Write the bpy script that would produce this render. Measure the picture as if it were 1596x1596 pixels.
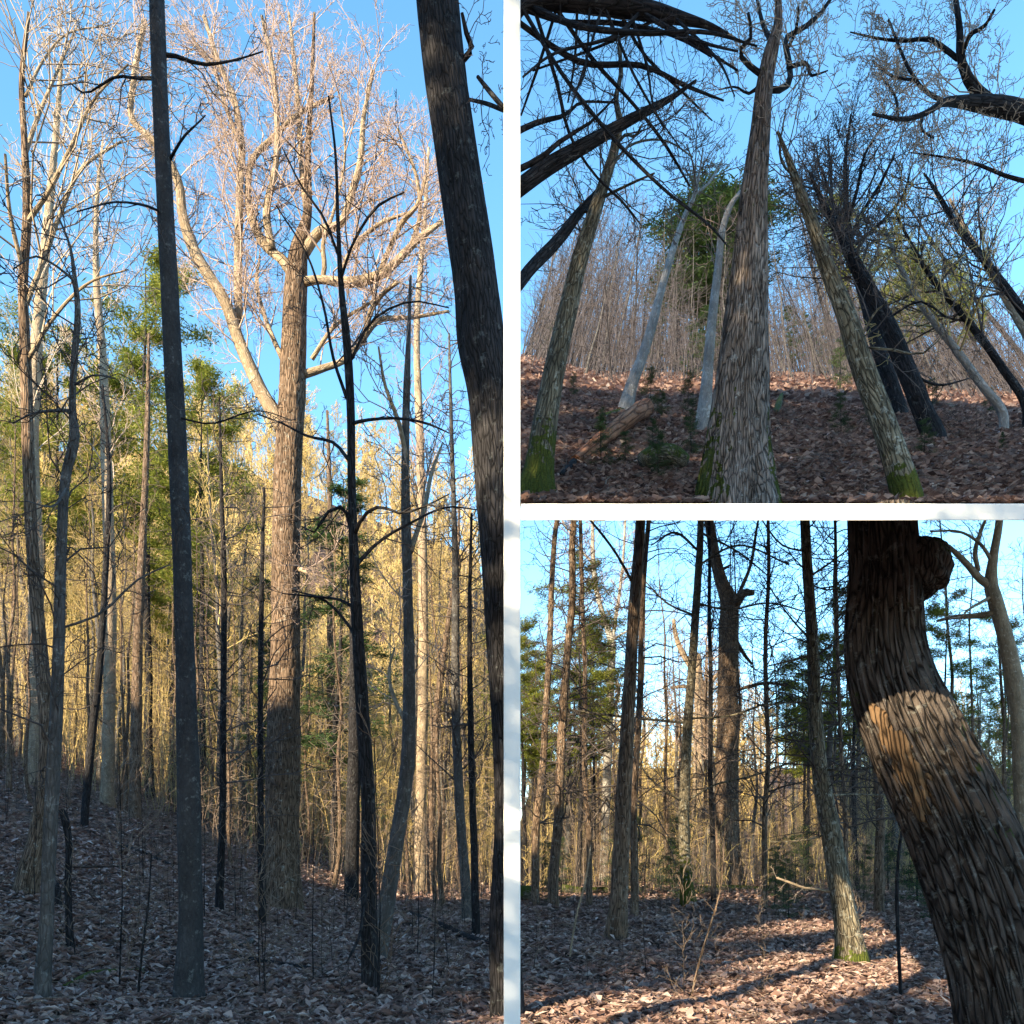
import bpy, math, random
import numpy as np
from mathutils import Vector

# ------------------------------------------------------------------ scene, camera, light
for o in list(bpy.data.objects): bpy.data.objects.remove(o)
scene = bpy.context.scene
C = bpy.context.collection
F = 1300.0; EYE = 1.6; HOR = 1330.0          # focal length and horizon of the picture, in its own pixels
cam_d = bpy.data.cameras.new("camera"); cam = bpy.data.objects.new("camera", cam_d); C.objects.link(cam)
cam.location = (0, 0, EYE); cam.rotation_euler = (math.radians(90), 0, 0)
cam_d.sensor_width = 36; cam_d.lens = 36*F/1596; cam_d.shift_y = (HOR-798)/1596
cam_d.clip_start = .1; cam_d.clip_end = 4000
scene.camera = cam
SUN_EL, SUN_AZ = 22.0, 40.0                  # low sun, behind the camera and to its left
w = bpy.data.worlds.new("World"); scene.world = w; w.use_nodes = True
nt = w.node_tree; nt.nodes.clear()
sky = nt.nodes.new('ShaderNodeTexSky'); sky.sky_type = 'NISHITA'; sky.sun_disc = False
sky.sun_elevation = math.radians(SUN_EL)
sky.sun_rotation = math.radians(180+SUN_AZ)
sky.altitude = 600; sky.air_density = 1.0; sky.dust_density = .3; sky.ozone_density = 3.0
hs = nt.nodes.new('ShaderNodeHueSaturation'); hs.inputs['Saturation'].default_value = 1.1; hs.inputs['Hue'].default_value = .485
bg = nt.nodes.new('ShaderNodeBackground'); bg.inputs['Strength'].default_value = .15
wo = nt.nodes.new('ShaderNodeOutputWorld')
nt.links.new(sky.outputs[0], hs.inputs['Color']); nt.links.new(hs.outputs[0], bg.inputs[0]); nt.links.new(bg.outputs[0], wo.inputs[0])
sd = bpy.data.lights.new("sun", 'SUN'); sd.energy = 5.0; sd.angle = math.radians(.5); sd.color = (1, .81, .52)
sun = bpy.data.objects.new("sun", sd); C.objects.link(sun)
el, az = math.radians(SUN_EL), math.radians(SUN_AZ)
S = Vector((-math.sin(az)*math.cos(el), -math.cos(az)*math.cos(el), math.sin(el)))   # towards the sun
sun.rotation_euler = S.to_track_quat('Z', 'Y').to_euler()
scene.view_settings.view_transform = 'Standard'; scene.view_settings.look = 'None'
scene.view_settings.exposure = 1.85; scene.view_settings.gamma = 1
try: scene.cycles.max_bounces = 5; scene.cycles.diffuse_bounces = 3
except Exception: pass

# ------------------------------------------------------------------ helpers
def ss(a, b, v):
    t = np.clip((v-a)/(b-a), 0, 1); return t*t*(3-2*t)
def P(px, py, d): return np.array([(px-798)/F*d, d, EYE+(HOR-py)/F*d])
def vn(x, y, s=0):
    return (np.sin(x*1.3+s)*np.cos(y*1.1+s*2)+.5*np.sin(x*2.9+y*1.7+s)+.3*np.cos(x*5.3-y*4.1+s)+.2*np.sin(x*9.1+y*11.3))/2
def hM(x, y):                                # the lower forest floor with its hills and an unseen ridge shaped for shade
    x = np.asarray(x, float); y = np.asarray(y, float)
    s = np.maximum(0, -x-4)
    h = np.minimum(.20*s**1.15, 20)*ss(-10, 3, y)
    h = h+60*ss(70, 170, y)*ss(-1, -7, x)
    h = h+18*ss(75, 165, y)*ss(-2, 6, x)
    a = math.radians(SUN_AZ); ds = math.sin(a)*x+math.cos(a)*y; u = math.cos(a)*x-math.sin(a)*y
    h = h+(24.2+1.5*np.sin(u*.35))*ss(-16, -38, ds)*ss(-5, -7.5, u)*(1-.75*ss(-34, -48, u))  # unseen ridge behind the camera, shaped to shade the left forest
    return h+.10*vn(x*.8, y*.8)+.03*vn(x*3, y*3, 4)
TY = [4, 8.6, 9, 12, 16, 26, 40, 60, 90]; TZ = [3.275, 5.195, 5.37, 7.42, 10.1, 16.2, 24.6, 35.6, 48]
def hT(x, y):                                # the upper slope
    x = np.asarray(x, float); y = np.asarray(y, float)
    t = x/np.maximum(y, 1)
    b = np.interp(y, TY, TZ)
    k = ss(10, 22, y)
    return b+k*y*(.022*ss(.12, .0, t)-.022*ss(.32, .6, t))+.06*vn(x*1.1, y*1.1, 2)*ss(9, 11, y)
def on(h, px, py, lo=3.5, hi=200):           # where the ray through a pixel meets the ground
    d = 9.0 if h is hT else lo
    while d < hi:
        p = P(px, py, d)
        if p[2] <= h(p[0], p[1]): return d
        d += .05
    return hi
def tag(o, label=None, cat=None, group=None, kind=None):
    if label: o['label'] = label
    if cat: o['category'] = cat
    if group: o['group'] = group
    if kind: o['kind'] = kind
    return o
def empty(name, loc=(0, 0, 0)):
    o = bpy.data.objects.new(name, None); C.objects.link(o); o.location = loc; o.empty_display_size = .3; return o
def mesh_np(name, V, faces, k, mat, bk=None, rnd=None, smooth=True):
    me = bpy.data.meshes.new(name)
    V = np.asarray(V, np.float32).reshape(-1, 3); faces = np.asarray(faces, np.int32).reshape(-1, k); n = len(faces)
    me.vertices.add(len(V)); me.vertices.foreach_set('co', V.ravel())
    me.loops.add(n*k); me.loops.foreach_set('vertex_index', faces.ravel())
    me.polygons.add(n); me.polygons.foreach_set('loop_start', np.arange(n, dtype=np.int32)*k)
    try: me.polygons.foreach_set('loop_total', np.full(n, k, np.int32))
    except Exception: pass
    me.polygons.foreach_set('use_smooth', np.full(n, smooth))
    if bk is not None:
        a = me.attributes.new('bk', 'FLOAT_VECTOR', 'POINT'); a.data.foreach_set('vector', np.asarray(bk, np.float32).ravel())
    if rnd is not None:
        a = me.attributes.new('rnd', 'FLOAT', 'POINT'); a.data.foreach_set('value', np.asarray(rnd, np.float32).ravel())
    me.materials.append(mat); me.update(calc_edges=True); return me
def link(name, me, parent=None, loc=None):
    o = bpy.data.objects.new(name, me); C.objects.link(o)
    if parent: o.parent = parent
    if loc is not None: o.location = loc
    return o
def tubes(polys, k=4):                       # many thin tapering twigs as one vertex array
    by = {}
    for p, r in polys: by.setdefault(len(p), []).append((p, r))
    Vs, Fs, Bs, off = [], [], [], 0
    for n, L in by.items():
        Pm = np.array([a for a, _ in L], float); R = np.array([b for _, b in L], float)
        T = np.gradient(Pm, axis=1); T /= np.linalg.norm(T, axis=2, keepdims=True)+1e-9
        ref = np.zeros_like(T); ref[..., 0] = 1; m = np.abs(T[:, :1, 0]) > .8
        ref = np.where(m[..., None], np.array([0, 1, 0]), np.array([1, 0, 0]))*np.ones_like(T)
        A = np.cross(T, ref); A /= np.linalg.norm(A, axis=2, keepdims=True)+1e-9; B = np.cross(T, A)
        an = np.arange(k)*2*np.pi/k
        V = Pm[:, :, None]+R[:, :, None, None]*(np.cos(an)[:, None]*A[:, :, None]+np.sin(an)[:, None]*B[:, :, None])
        b = len(L); idx = off+np.arange(b*n*k).reshape(b, n, k); nx = np.roll(idx, -1, axis=2)
        Fs.append(np.stack([idx[:, :-1], nx[:, :-1], nx[:, 1:], idx[:, 1:]], -1).reshape(-1, 4))
        ln = np.concatenate([np.zeros((b, 1)), np.cumsum(np.linalg.norm(np.diff(Pm, axis=1), axis=2), 1)], 1)
        bk = np.stack([R[:, :, None]*np.cos(an), R[:, :, None]*np.sin(an), ln[:, :, None]+np.zeros(k)+np.arange(b)[:, None, None]*.37], -1)
        Vs.append(V.reshape(-1, 3)); Bs.append(bk.reshape(-1, 3)); off += b*n*k
    return np.concatenate(Vs), np.concatenate(Fs), np.concatenate(Bs)
def spline(pts, n):                          # smooth curve through the given points (centripetal enough)
    pts = np.asarray(pts, float); m = len(pts)
    if m < 3:
        t = np.linspace(0, 1, n)[:, None]; return pts[0]*(1-t)+pts[-1]*t
    seg = np.concatenate([[0], np.cumsum(np.linalg.norm(np.diff(pts[:, :3], axis=0), axis=1))])
    u = np.linspace(0, seg[-1], n); out = []
    tg = np.gradient(pts, seg, axis=0)
    for v in u:
        i = min(np.searchsorted(seg, v, 'right')-1, m-2); L = seg[i+1]-seg[i]; t = (v-seg[i])/L
        out.append((2*t**3-3*t*t+1)*pts[i]+(t**3-2*t*t+t)*L*tg[i]+(-2*t**3+3*t*t)*pts[i+1]+(t**3-t*t)*L*tg[i+1])
    return np.array(out)
def bark_tube(pts, rad, mat, k=20, step=.12, ridge=.05, lump=.06, ridges=11, flare=0, seed=0, caps=True):
    """trunk: a tapering tube with bark ridges, lumps and an uneven root flare"""
    q = np.column_stack([pts, rad]); L = np.linalg.norm(np.diff(q[:, :3], axis=0), axis=1).sum()
    n = int(max(8, min(260, L/step))); q = spline(q, n); pm, r = q[:, :3], np.maximum(q[:, 3], .004)
    T = np.gradient(pm, axis=0); T /= np.linalg.norm(T, axis=1, keepdims=True)
    A = np.cross(T, np.array([0, 1., 0])); A /= np.linalg.norm(A, axis=1, keepdims=True); B = np.cross(T, A)
    an = np.arange(k)*2*np.pi/k; ln = np.linspace(0, L, n)
    a2, l2 = np.meshgrid(an, ln)
    rg = np.abs(np.sin(a2*ridges/2+1.1*np.sin(l2*2.3+seed)+.7*np.sin(l2*5.1+a2*2)))
    m = 1-ridge*(1-rg)**2*1.5+lump*(.5*np.sin(a2*2+l2*1.1+seed)+.35*np.sin(a2*3-l2*2.3+seed*2)+.3*np.sin(l2*4.7+seed+a2))
    if flare: m = m+flare*np.exp(-l2/(.35+flare*.5))*(.55+.45*np.maximum(0, np.sin(a2*2.5+seed))**.7*2)
    R = r[:, None]*m
    V = pm[:, None]+R[..., None]*(np.cos(a2)[..., None]*A[:, None]+np.sin(a2)[..., None]*B[:, None])
    idx = np.arange(n*k).reshape(n, k); nx = np.roll(idx, -1, 1)
    Fc = np.stack([idx[:-1], nx[:-1], nx[1:], idx[1:]], -1).reshape(-1, 4)
    bk = np.stack([r[:, None]*np.cos(a2), r[:, None]*np.sin(a2), l2+seed*3.1], -1)
    V = V.reshape(-1, 3); bk = bk.reshape(-1, 3)
    if caps:
        c0 = len(V); V = np.vstack([V, pm[:1], pm[-1:]+T[-1:]*r[-1]*.4]); bk = np.vstack([bk, bk[:1], bk[-1:]])
        f = [[idx[0, (i+1) % k], idx[0, i], c0, c0] for i in range(k)]+[[idx[-1, i], idx[-1, (i+1) % k], c0+1, c0+1] for i in range(k)]
        caps_f = f
        me = bpy.data.meshes.new('m')
        me.from_pydata(V.tolist(), [], Fc.tolist()+[x[:3] for x in caps_f])
        me.polygons.foreach_set('use_smooth', np.full(len(me.polygons), True))
        a = me.attributes.new('bk', 'FLOAT_VECTOR', 'POINT'); a.data.foreach_set('vector', bk.astype(np.float32).ravel())
        me.materials.append(mat); me.update(); return me
    return mesh_np('m', V, Fc, 4, mat, bk)

# ------------------------------------------------------------------ materials
def base_mat(name, rough=.9):
    m = bpy.data.materials.new(name); m.use_nodes = True; t = m.node_tree; t.nodes.clear()
    b = t.nodes.new('ShaderNodeBsdfPrincipled'); o = t.nodes.new('ShaderNodeOutputMaterial'); t.links.new(b.outputs[0], o.inputs[0])
    b.inputs['Roughness'].default_value = rough; b.inputs['Specular IOR Level'].default_value = .2
    return m, t, b
def ramp(t, stops, src):
    r = t.nodes.new('ShaderNodeValToRGB'); e = r.color_ramp.elements
    while len(e) < len(stops): e.new(.5)
    for i, (p, c) in enumerate(stops): e[i].position = p; e[i].color = (*c, 1)
    t.links.new(src, r.inputs[0]); return r
def mixc(t, fac, a, b):
    m = t.nodes.new('ShaderNodeMix'); m.data_type = 'RGBA'
    if isinstance(fac, float): m.inputs[0].default_value = fac
    else: t.links.new(fac, m.inputs[0])
    for i, v in ((6, a), (7, b)):
        if isinstance(v, tuple): m.inputs[i].default_value = (*v, 1)
        else: t.links.new(v, m.inputs[i])
    return m.outputs[2]
def noise(t, vec, scale, det=4, rough=.6):
    n = t.nodes.new('ShaderNodeTexNoise'); n.inputs['Scale'].default_value = scale; n.inputs['Detail'].default_value = det
    n.inputs['Roughness'].default_value = rough
    if vec: t.links.new(vec, n.inputs['Vector'])
    return n.outputs['Fac']
def bark(name, dark, light, lichen=None, lich_amt=.5, furrow=22, stretch=.18, bump=.03, moss=None, ck=.35):
    """moss = (colour, lowest metres of the trunk it covers)"""
    m, t, b = base_mat(name)
    at = t.nodes.new('ShaderNodeAttribute'); at.attribute_name = 'bk'
    mp = t.nodes.new('ShaderNodeMapping'); mp.inputs['Scale'].default_value = (1, 1, stretch); t.links.new(at.outputs['Vector'], mp.inputs[0])
    w1 = t.nodes.new('ShaderNodeTexNoise'); w1.inputs['Scale'].default_value = 6; t.links.new(mp.outputs[0], w1.inputs['Vector'])
    ad = t.nodes.new('ShaderNodeVectorMath'); ad.operation = 'MULTIPLY_ADD'; t.links.new(w1.outputs['Color'], ad.inputs[0])
    ad.inputs[1].default_value = (.09, .09, .05); t.links.new(mp.outputs[0], ad.inputs[2])
    v = t.nodes.new('ShaderNodeTexVoronoi'); v.feature = 'DISTANCE_TO_EDGE'; v.inputs['Scale'].default_value = furrow; t.links.new(ad.outputs[0], v.inputs['Vector'])
    crack = ramp(t, [(0, (0, 0, 0)), (.10, (.7, .7, .7)), (.3, (1, 1, 1))], v.outputs['Distance'])
    n1 = noise(t, mp.outputs[0], 14, 6, .7)
    n2 = noise(t, at.outputs['Vector'], 3.1, 3)
    c = ramp(t, [(.3, dark), (.75, light)], n1).outputs[0]
    c = mixc(t, crack.outputs[0], tuple(x*ck for x in (dark if ck < .5 else light)), c)
    if lichen:
        n3 = noise(t, at.outputs['Vector'], 11, 5, .75)
        lr = ramp(t, [(.62-.14*lich_amt, (0, 0, 0)), (.70-.12*lich_amt, (.8, .8, .8))], n3)
        c = mixc(t, lr.outputs[0], c, lichen)
    n9 = noise(t, mp.outputs[0], 55, 4, .8)
    ml = t.nodes.new('ShaderNodeMath'); ml.operation = 'ADD'; t.links.new(n2, ml.inputs[0]); t.links.new(n9, ml.inputs[1])
    hf = t.nodes.new('ShaderNodeMath'); hf.operation = 'MULTIPLY'; hf.inputs[1].default_value = .5; t.links.new(ml.outputs[0], hf.inputs[0])
    c2 = ramp(t, [(.36, (.6, .6, .6)), (.64, (1.3, 1.3, 1.3))], hf.outputs[0])
    mm = t.nodes.new('ShaderNodeMix'); mm.data_type = 'RGBA'; mm.blend_type = 'MULTIPLY'; mm.inputs[0].default_value = 1
    t.links.new(c, mm.inputs[6]); t.links.new(c2.outputs[0], mm.inputs[7]); c = mm.outputs[2]
    if moss:
        gm = t.nodes.new('ShaderNodeAttribute'); gm.attribute_name = 'moss'
        n4 = noise(t, at.outputs['Vector'], 9, 4)
        su = t.nodes.new('ShaderNodeMath'); su.operation = 'ADD'; t.links.new(gm.outputs['Fac'], su.inputs[0]); nz = t.nodes.new('ShaderNodeMath'); nz.operation = 'MULTIPLY_ADD'; nz.inputs[1].default_value = 2.2; nz.inputs[2].default_value = -.6; t.links.new(n4, nz.inputs[0]); t.links.new(nz.outputs[0], su.inputs[1])
        mr = ramp(t, [(.92, (0, 0, 0)), (1.0, (1, 1, 1))], su.outputs[0])
        n5 = noise(t, at.outputs['Vector'], 60, 3)
        mc = ramp(t, [(.3, tuple(x*.45 for x in moss)), (.7, moss)], n5)
        c = mixc(t, mr.outputs[0], c, mc.outputs[0])
    t.links.new(c, b.inputs['Base Color'])
    bp = t.nodes.new('ShaderNodeBump'); bp.inputs['Distance'].default_value = bump; bp.inputs['Strength'].default_value = 1
    ht = t.nodes.new('ShaderNodeMath'); ht.operation = 'MULTIPLY_ADD'; t.links.new(crack.outputs[0], ht.inputs[0]); ht.inputs[1].default_value = .8; t.links.new(n1, ht.inputs[2])
    t.links.new(ht.outputs[0], bp.inputs['Height']); t.links.new(bp.outputs[0], b.inputs['Normal'])
    return m
def twig_mat(name, a, b_):
    m, t, b = base_mat(name)
    oi = t.nodes.new('ShaderNodeObjectInfo'); at = t.nodes.new('ShaderNodeAttribute'); at.attribute_name = 'bk'
    n = noise(t, at.outputs['Vector'], 1.7, 2)
    ad = t.nodes.new('ShaderNodeMath'); ad.operation = 'MULTIPLY_ADD'; t.links.new(oi.outputs['Random'], ad.inputs[0]); ad.inputs[1].default_value = .35
    sb = t.nodes.new('ShaderNodeMath'); sb.operation = 'SUBTRACT'; t.links.new(n, sb.inputs[0]); sb.inputs[1].default_value = .17
    t.links.new(sb.outputs[0], ad.inputs[2])
    t.links.new(ramp(t, [(.25, a), (.75, b_)], ad.outputs[0]).outputs[0], b.inputs['Base Color']); return m
def leaf_mat(name, stops, trans=.25):
    m, t, b = base_mat(name, .75)
    at = t.nodes.new('ShaderNodeAttribute'); at.attribute_name = 'rnd'
    r = ramp(t, stops, at.outputs['Fac']); t.links.new(r.outputs[0], b.inputs['Base Color'])
    if trans:
        tr = t.nodes.new('ShaderNodeBsdfTranslucent'); t.links.new(r.outputs[0], tr.inputs[0])
        mx = t.nodes.new('ShaderNodeMixShader'); mx.inputs[0].default_value = trans
        out = [n for n in t.nodes if n.type == 'OUTPUT_MATERIAL'][0]
        t.links.new(b.outputs[0], mx.inputs[1]); t.links.new(tr.outputs[0], mx.inputs[2]); t.links.new(mx.outputs[0], out.inputs[0])
    return m
def litter_mat(name, cols, moss_amt=.0):
    m, t, b = base_mat(name, .95)
    g = t.nodes.new('ShaderNodeNewGeometry'); pos = g.outputs['Position']
    wn = t.nodes.new('ShaderNodeTexNoise'); wn.inputs['Scale'].default_value = 9; t.links.new(pos, wn.inputs['Vector'])
    ad = t.nodes.new('ShaderNodeVectorMath'); ad.operation = 'MULTIPLY_ADD'; t.links.new(wn.outputs['Color'], ad.inputs[0]); ad.inputs[1].default_value = (.08,)*3; t.links.new(pos, ad.inputs[2])
    v = t.nodes.new('ShaderNodeTexVoronoi'); v.inputs['Scale'].default_value = 11; t.links.new(ad.outputs[0], v.inputs['Vector'])
    sp = t.nodes.new('ShaderNodeSeparateColor'); t.links.new(v.outputs['Color'], sp.inputs[0])
    c = ramp(t, [(i/(len(cols)-1), c) for i, c in enumerate(cols)], sp.outputs[0]).outputs[0]
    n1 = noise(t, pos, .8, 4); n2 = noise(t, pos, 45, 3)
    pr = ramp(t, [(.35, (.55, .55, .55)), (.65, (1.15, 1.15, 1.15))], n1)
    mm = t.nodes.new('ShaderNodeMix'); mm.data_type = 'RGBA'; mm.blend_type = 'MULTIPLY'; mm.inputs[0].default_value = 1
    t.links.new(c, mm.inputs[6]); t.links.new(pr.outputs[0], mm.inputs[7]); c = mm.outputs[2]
    if moss_amt:
        n3 = noise(t, pos, 1.6, 5, .7)
        c = mixc(t, ramp(t, [(.70-moss_amt*.1, (0, 0, 0)), (.74, (1, 1, 1))], n3).outputs[0], c, (.07, .10, .02))
    t.links.new(c, b.inputs['Base Color'])
    bp = t.nodes.new('ShaderNodeBump'); bp.inputs['Distance'].default_value = .05; bp.inputs['Strength'].default_value = .9
    ht = t.nodes.new('ShaderNodeMath'); ht.operation = 'ADD'; t.links.new(sp.outputs[1], ht.inputs[0]); t.links.new(n2, ht.inputs[1])
    t.links.new(ht.outputs[0], bp.inputs['Height']); t.links.new(bp.outputs[0], b.inputs['Normal'])
    return m
def plain(name, col, rough=.6, bumpscale=30, bump=.002, var=.1):
    m, t, b = base_mat(name, rough); tc = t.nodes.new('ShaderNodeTexCoord')
    n = noise(t, tc.outputs['Object'], bumpscale, 4)
    t.links.new(ramp(t, [(.3, tuple(c*(1-var) for c in col)), (.7, col)], n).outputs[0], b.inputs['Base Color'])
    bp = t.nodes.new('ShaderNodeBump'); bp.inputs['Distance'].default_value = bump; t.links.new(n, bp.inputs['Height']); t.links.new(bp.outputs[0], b.inputs['Normal'])
    return m
M = {}
M['dark'] = bark('dark_bark', (.018, .017, .021), (.046, .044, .049), (.10, .11, .115), .3, 34, .14, .02)
M['smooth'] = bark('smooth_dark_bark', (.03, .03, .034), (.068, .068, .074), (.17, .18, .18), .3, 26, .5, .006, ck=.6)
M['grey'] = bark('grey_bark', (.06, .057, .06), (.15, .14, .135), (.24, .25, .25), .4, 26, .25, .012, ck=.5)
M['brown'] = bark('brown_bark', (.12, .078, .055), (.36, .26, .19), (.38, .37, .33), .3, 34, .09, .03)
M['oak'] = bark('furrowed_bark', (.17, .135, .12), (.40, .33, .29), (.40, .38, .36), .3, 44, .07, .03, ck=.42, moss=(.085, .105, .018))
M['giant'] = bark('rough_bark', (.055, .044, .04), (.145, .12, .108), (.19, .19, .18), .4, 34, .10, .05, ck=.42, moss=(.06, .08, .02))
M['mossy'] = bark('mossy_bark', (.10, .085, .06), (.30, .26, .19), (.36, .37, .33), .5, 32, .16, .02, moss=(.085, .105, .018))
M['tan'] = bark('pale_sunlit_bark', (.19, .14, .095), (.45, .355, .25), (.6, .55, .48), .3, 22, .2, .012, ck=.6)  # sunlight on lit trunks and limbs put into this paler colour
M['birch'] = bark('light_grey_bark', (.20, .19, .18), (.42, .40, .38), (.5, .5, .48), .5, 20, .3, .01, ck=.6)
M['rot'] = bark('rotten_wood', (.22, .08, .035), (.52, .25, .14), (.45, .32, .26), .2, 10, .1, .02, moss=(.085, .105, .018))
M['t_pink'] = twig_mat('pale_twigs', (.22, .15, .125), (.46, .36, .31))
M['t_gold'] = twig_mat('golden_lit_twigs', (.26, .185, .075), (.62, .48, .21))  # the gold of low sunlight is put into this twig colour
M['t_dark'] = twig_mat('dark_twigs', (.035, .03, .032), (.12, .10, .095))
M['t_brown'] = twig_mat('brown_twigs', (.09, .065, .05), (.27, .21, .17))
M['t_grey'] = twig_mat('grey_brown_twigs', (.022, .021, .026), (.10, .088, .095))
M['t_white'] = twig_mat('sunlit_bleached_twigs', (.24, .195, .155), (.47, .40, .335))  # sunlit whiteness of crowns put into the colour; bleached dead wood too
M['hem'] = leaf_mat('hemlock_needles', [(0, (.02, .045, .02)), (.5, (.05, .095, .035)), (1, (.11, .17, .05))])
M['pine'] = leaf_mat('pine_needles', [(0, (.07, .095, .015)), (.5, (.18, .21, .035)), (1, (.36, .36, .08))], .35)
M['leaf'] = leaf_mat('oak_leaves', [(0, (.06, .036, .032)), (.25, (.19, .115, .10)), (.55, (.34, .23, .20)), (.85, (.48, .36, .32)), (1, (.62, .52, .47))], .15)
M['ground'] = litter_mat('leaf_litter', [(.035, .024, .022), (.09, .06, .052), (.16, .108, .09), (.27, .19, .155)], .3)
M['slope'] = litter_mat('slope_leaf_litter', [(.07, .045, .042), (.19, .12, .108), (.31, .21, .185), (.44, .32, .28)], .6)
M['white'] = plain('white_paint', (.86, .86, .86), .5, 40, .001, .02)
M['moss'] = plain('moss', (.13, .17, .02), 1, 60, .03, .6)

# ------------------------------------------------------------------ the setting
def sheet(name, xs, ys, h, mat, label=None):
    X, Y = np.meshgrid(xs, ys); Z = h(X, Y); n, k = X.shape
    idx = np.arange(n*k).reshape(n, k)
    Fc = np.stack([idx[:-1, :-1], idx[:-1, 1:], idx[1:, 1:], idx[1:, :-1]], -1).reshape(-1, 4)
    return link(name, mesh_np(name, np.stack([X, Y, Z], -1), Fc, 4, mat))
xs = np.concatenate([np.arange(-900, -60, 30), np.arange(-60, -20, 1.5), np.arange(-20, 20, .3), np.arange(20, 60, 1.5), np.arange(60, 901, 30)])
ys = np.concatenate([np.arange(-120, 0, 2.5), np.arange(0, 32, .3), np.arange(32, 80, 1), np.arange(80, 200, 3), np.arange(200, 1800, 60)])
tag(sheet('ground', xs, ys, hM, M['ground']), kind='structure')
# upper slope: a slab of earth, its near edge at the deck below
def upper_slope():
    yy = np.concatenate([np.arange(8.6, 20, .2), np.arange(20, 90, 1.2)]); tt = np.linspace(0.002, .78, 110)
    Y, Tt = np.meshgrid(yy, tt, indexing='ij'); X = Y*Tt; Z = hT(X, Y); n, k = X.shape
    top = np.stack([X, Y, Z], -1).reshape(-1, 3)
    th = .35*ss(9, 12, Y)+.02
    bot = np.stack([X, Y, Z-th], -1).reshape(-1, 3)
    idx = np.arange(n*k).reshape(n, k); N = n*k
    Fc = [np.stack([idx[:-1, :-1], idx[:-1, 1:], idx[1:, 1:], idx[1:, :-1]], -1).reshape(-1, 4),
          np.stack([idx[:-1, :-1]+N, idx[1:, :-1]+N, idx[1:, 1:]+N, idx[:-1, 1:]+N], -1).reshape(-1, 4)]
    for e in (idx[0], idx[:, -1], idx[-1][::-1], idx[::-1, 0]):
        Fc.append(np.stack([e[:-1], e[:-1]+N, e[1:]+N, e[1:]], -1))
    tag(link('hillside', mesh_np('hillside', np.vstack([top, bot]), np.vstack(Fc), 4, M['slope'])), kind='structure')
upper_slope()
def hexa(name, pts, mat, bev=.004):
    me = bpy.data.meshes.new(name)
    me.from_pydata([tuple(map(float, p)) for p in pts], [], [(0, 1, 2, 3), (7, 6, 5, 4), (0, 4, 5, 1), (1, 5, 6, 2), (2, 6, 7, 3), (3, 7, 4, 0)])
    me.materials.append(mat); o = link(name, me)
    md = o.modifiers.new('bevel', 'BEVEL'); md.width = bev; md.segments = 2
    return o
# white deck under the upper slope, and the white post at its left end
d0, d1 = 4.0, 8.7  # white strips added to divide the three views, built as solid bars
hexa_pts = [P(812, 785, d0), P(1760, 785, d0), P(1760, 811, d0), P(812, 811, d0), P(812, 787, d1), P(1760, 787, d1), P(1760, 809, d1), P(812, 809, d1)]
dk = hexa('divider_band', hexa_pts, M['white']); tag(dk, 'long white deck added as a divider, running right under the upper leafy slope', 'band')
pc = P(798, 0, d0); hw = 13/F*d0
zt = P(0, -60, d0)[2]; zb = float(hM(0, 4.0))-.1
ps = [(-hw, d0, zt), (hw, d0, zt), (hw, d0, zb), (-hw, d0, zb), (-hw, d0+.3, zt), (hw, d0+.3, zt), (hw, d0+.3, zb), (-hw, d0+.3, zb)]
tag(hexa('divider', ps, M['white']), 'tall upright white post added between the left forest and the right one', 'divider')

# ------------------------------------------------------------------ growing branches
def nrm(v): return v/(np.linalg.norm(v)+1e-9)
def grow(R, p, d, L, r, lvl, out, spec, up=.15, wob=.22):
    n = 5 if lvl > 1 else 7
    pts = [p]; d = nrm(d); s = L/(n-1)
    for i in range(n-1):
        d = nrm(d+R.normal(0, wob, 3)+np.array([0, 0, up])*(.5+.5*i/n)); pts.append(pts[-1]+d*s)
    pts = np.array(pts); rad = np.linspace(r, max(r*.35, spec['rmin']), n)
    out[min(lvl, 3)].append((pts, rad))
    if lvl >= spec['levels']: return
    kids(R, pts, rad, L, lvl+1, out, spec, .15, up, wob)
def kids(R, pts, rad, L, lvl, out, spec, tmin, up, wob, count=None, lf=None):
    n = count if count is not None else spec['n'][lvl-1]
    for i in range(n):
        t = tmin+(1-tmin)*(i+R.random())/n; f = t*(len(pts)-1); j = min(int(f), len(pts)-2); g = f-j
        p = pts[j]*(1-g)+pts[j+1]*g; T = nrm(pts[j+1]-pts[j]); r = (rad[j]*(1-g)+rad[j+1]*g)
        q = nrm(np.cross(T, R.normal(0, 1, 3))); a = math.radians(R.uniform(*spec['ang']))
        d = T*math.cos(a)+q*math.sin(a)
        l = L*(lf if lf else spec['len'][lvl-1])*R.uniform(.6, 1.15)*(1-.45*t)
        grow(R, p, d, l, max(min(r*.55, l*spec.get('thin', .011)), spec['rmin']), lvl, out, spec, up, wob)
def grp(polys_by, lv): return [q for l in lv for q in polys_by[l]]

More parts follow.
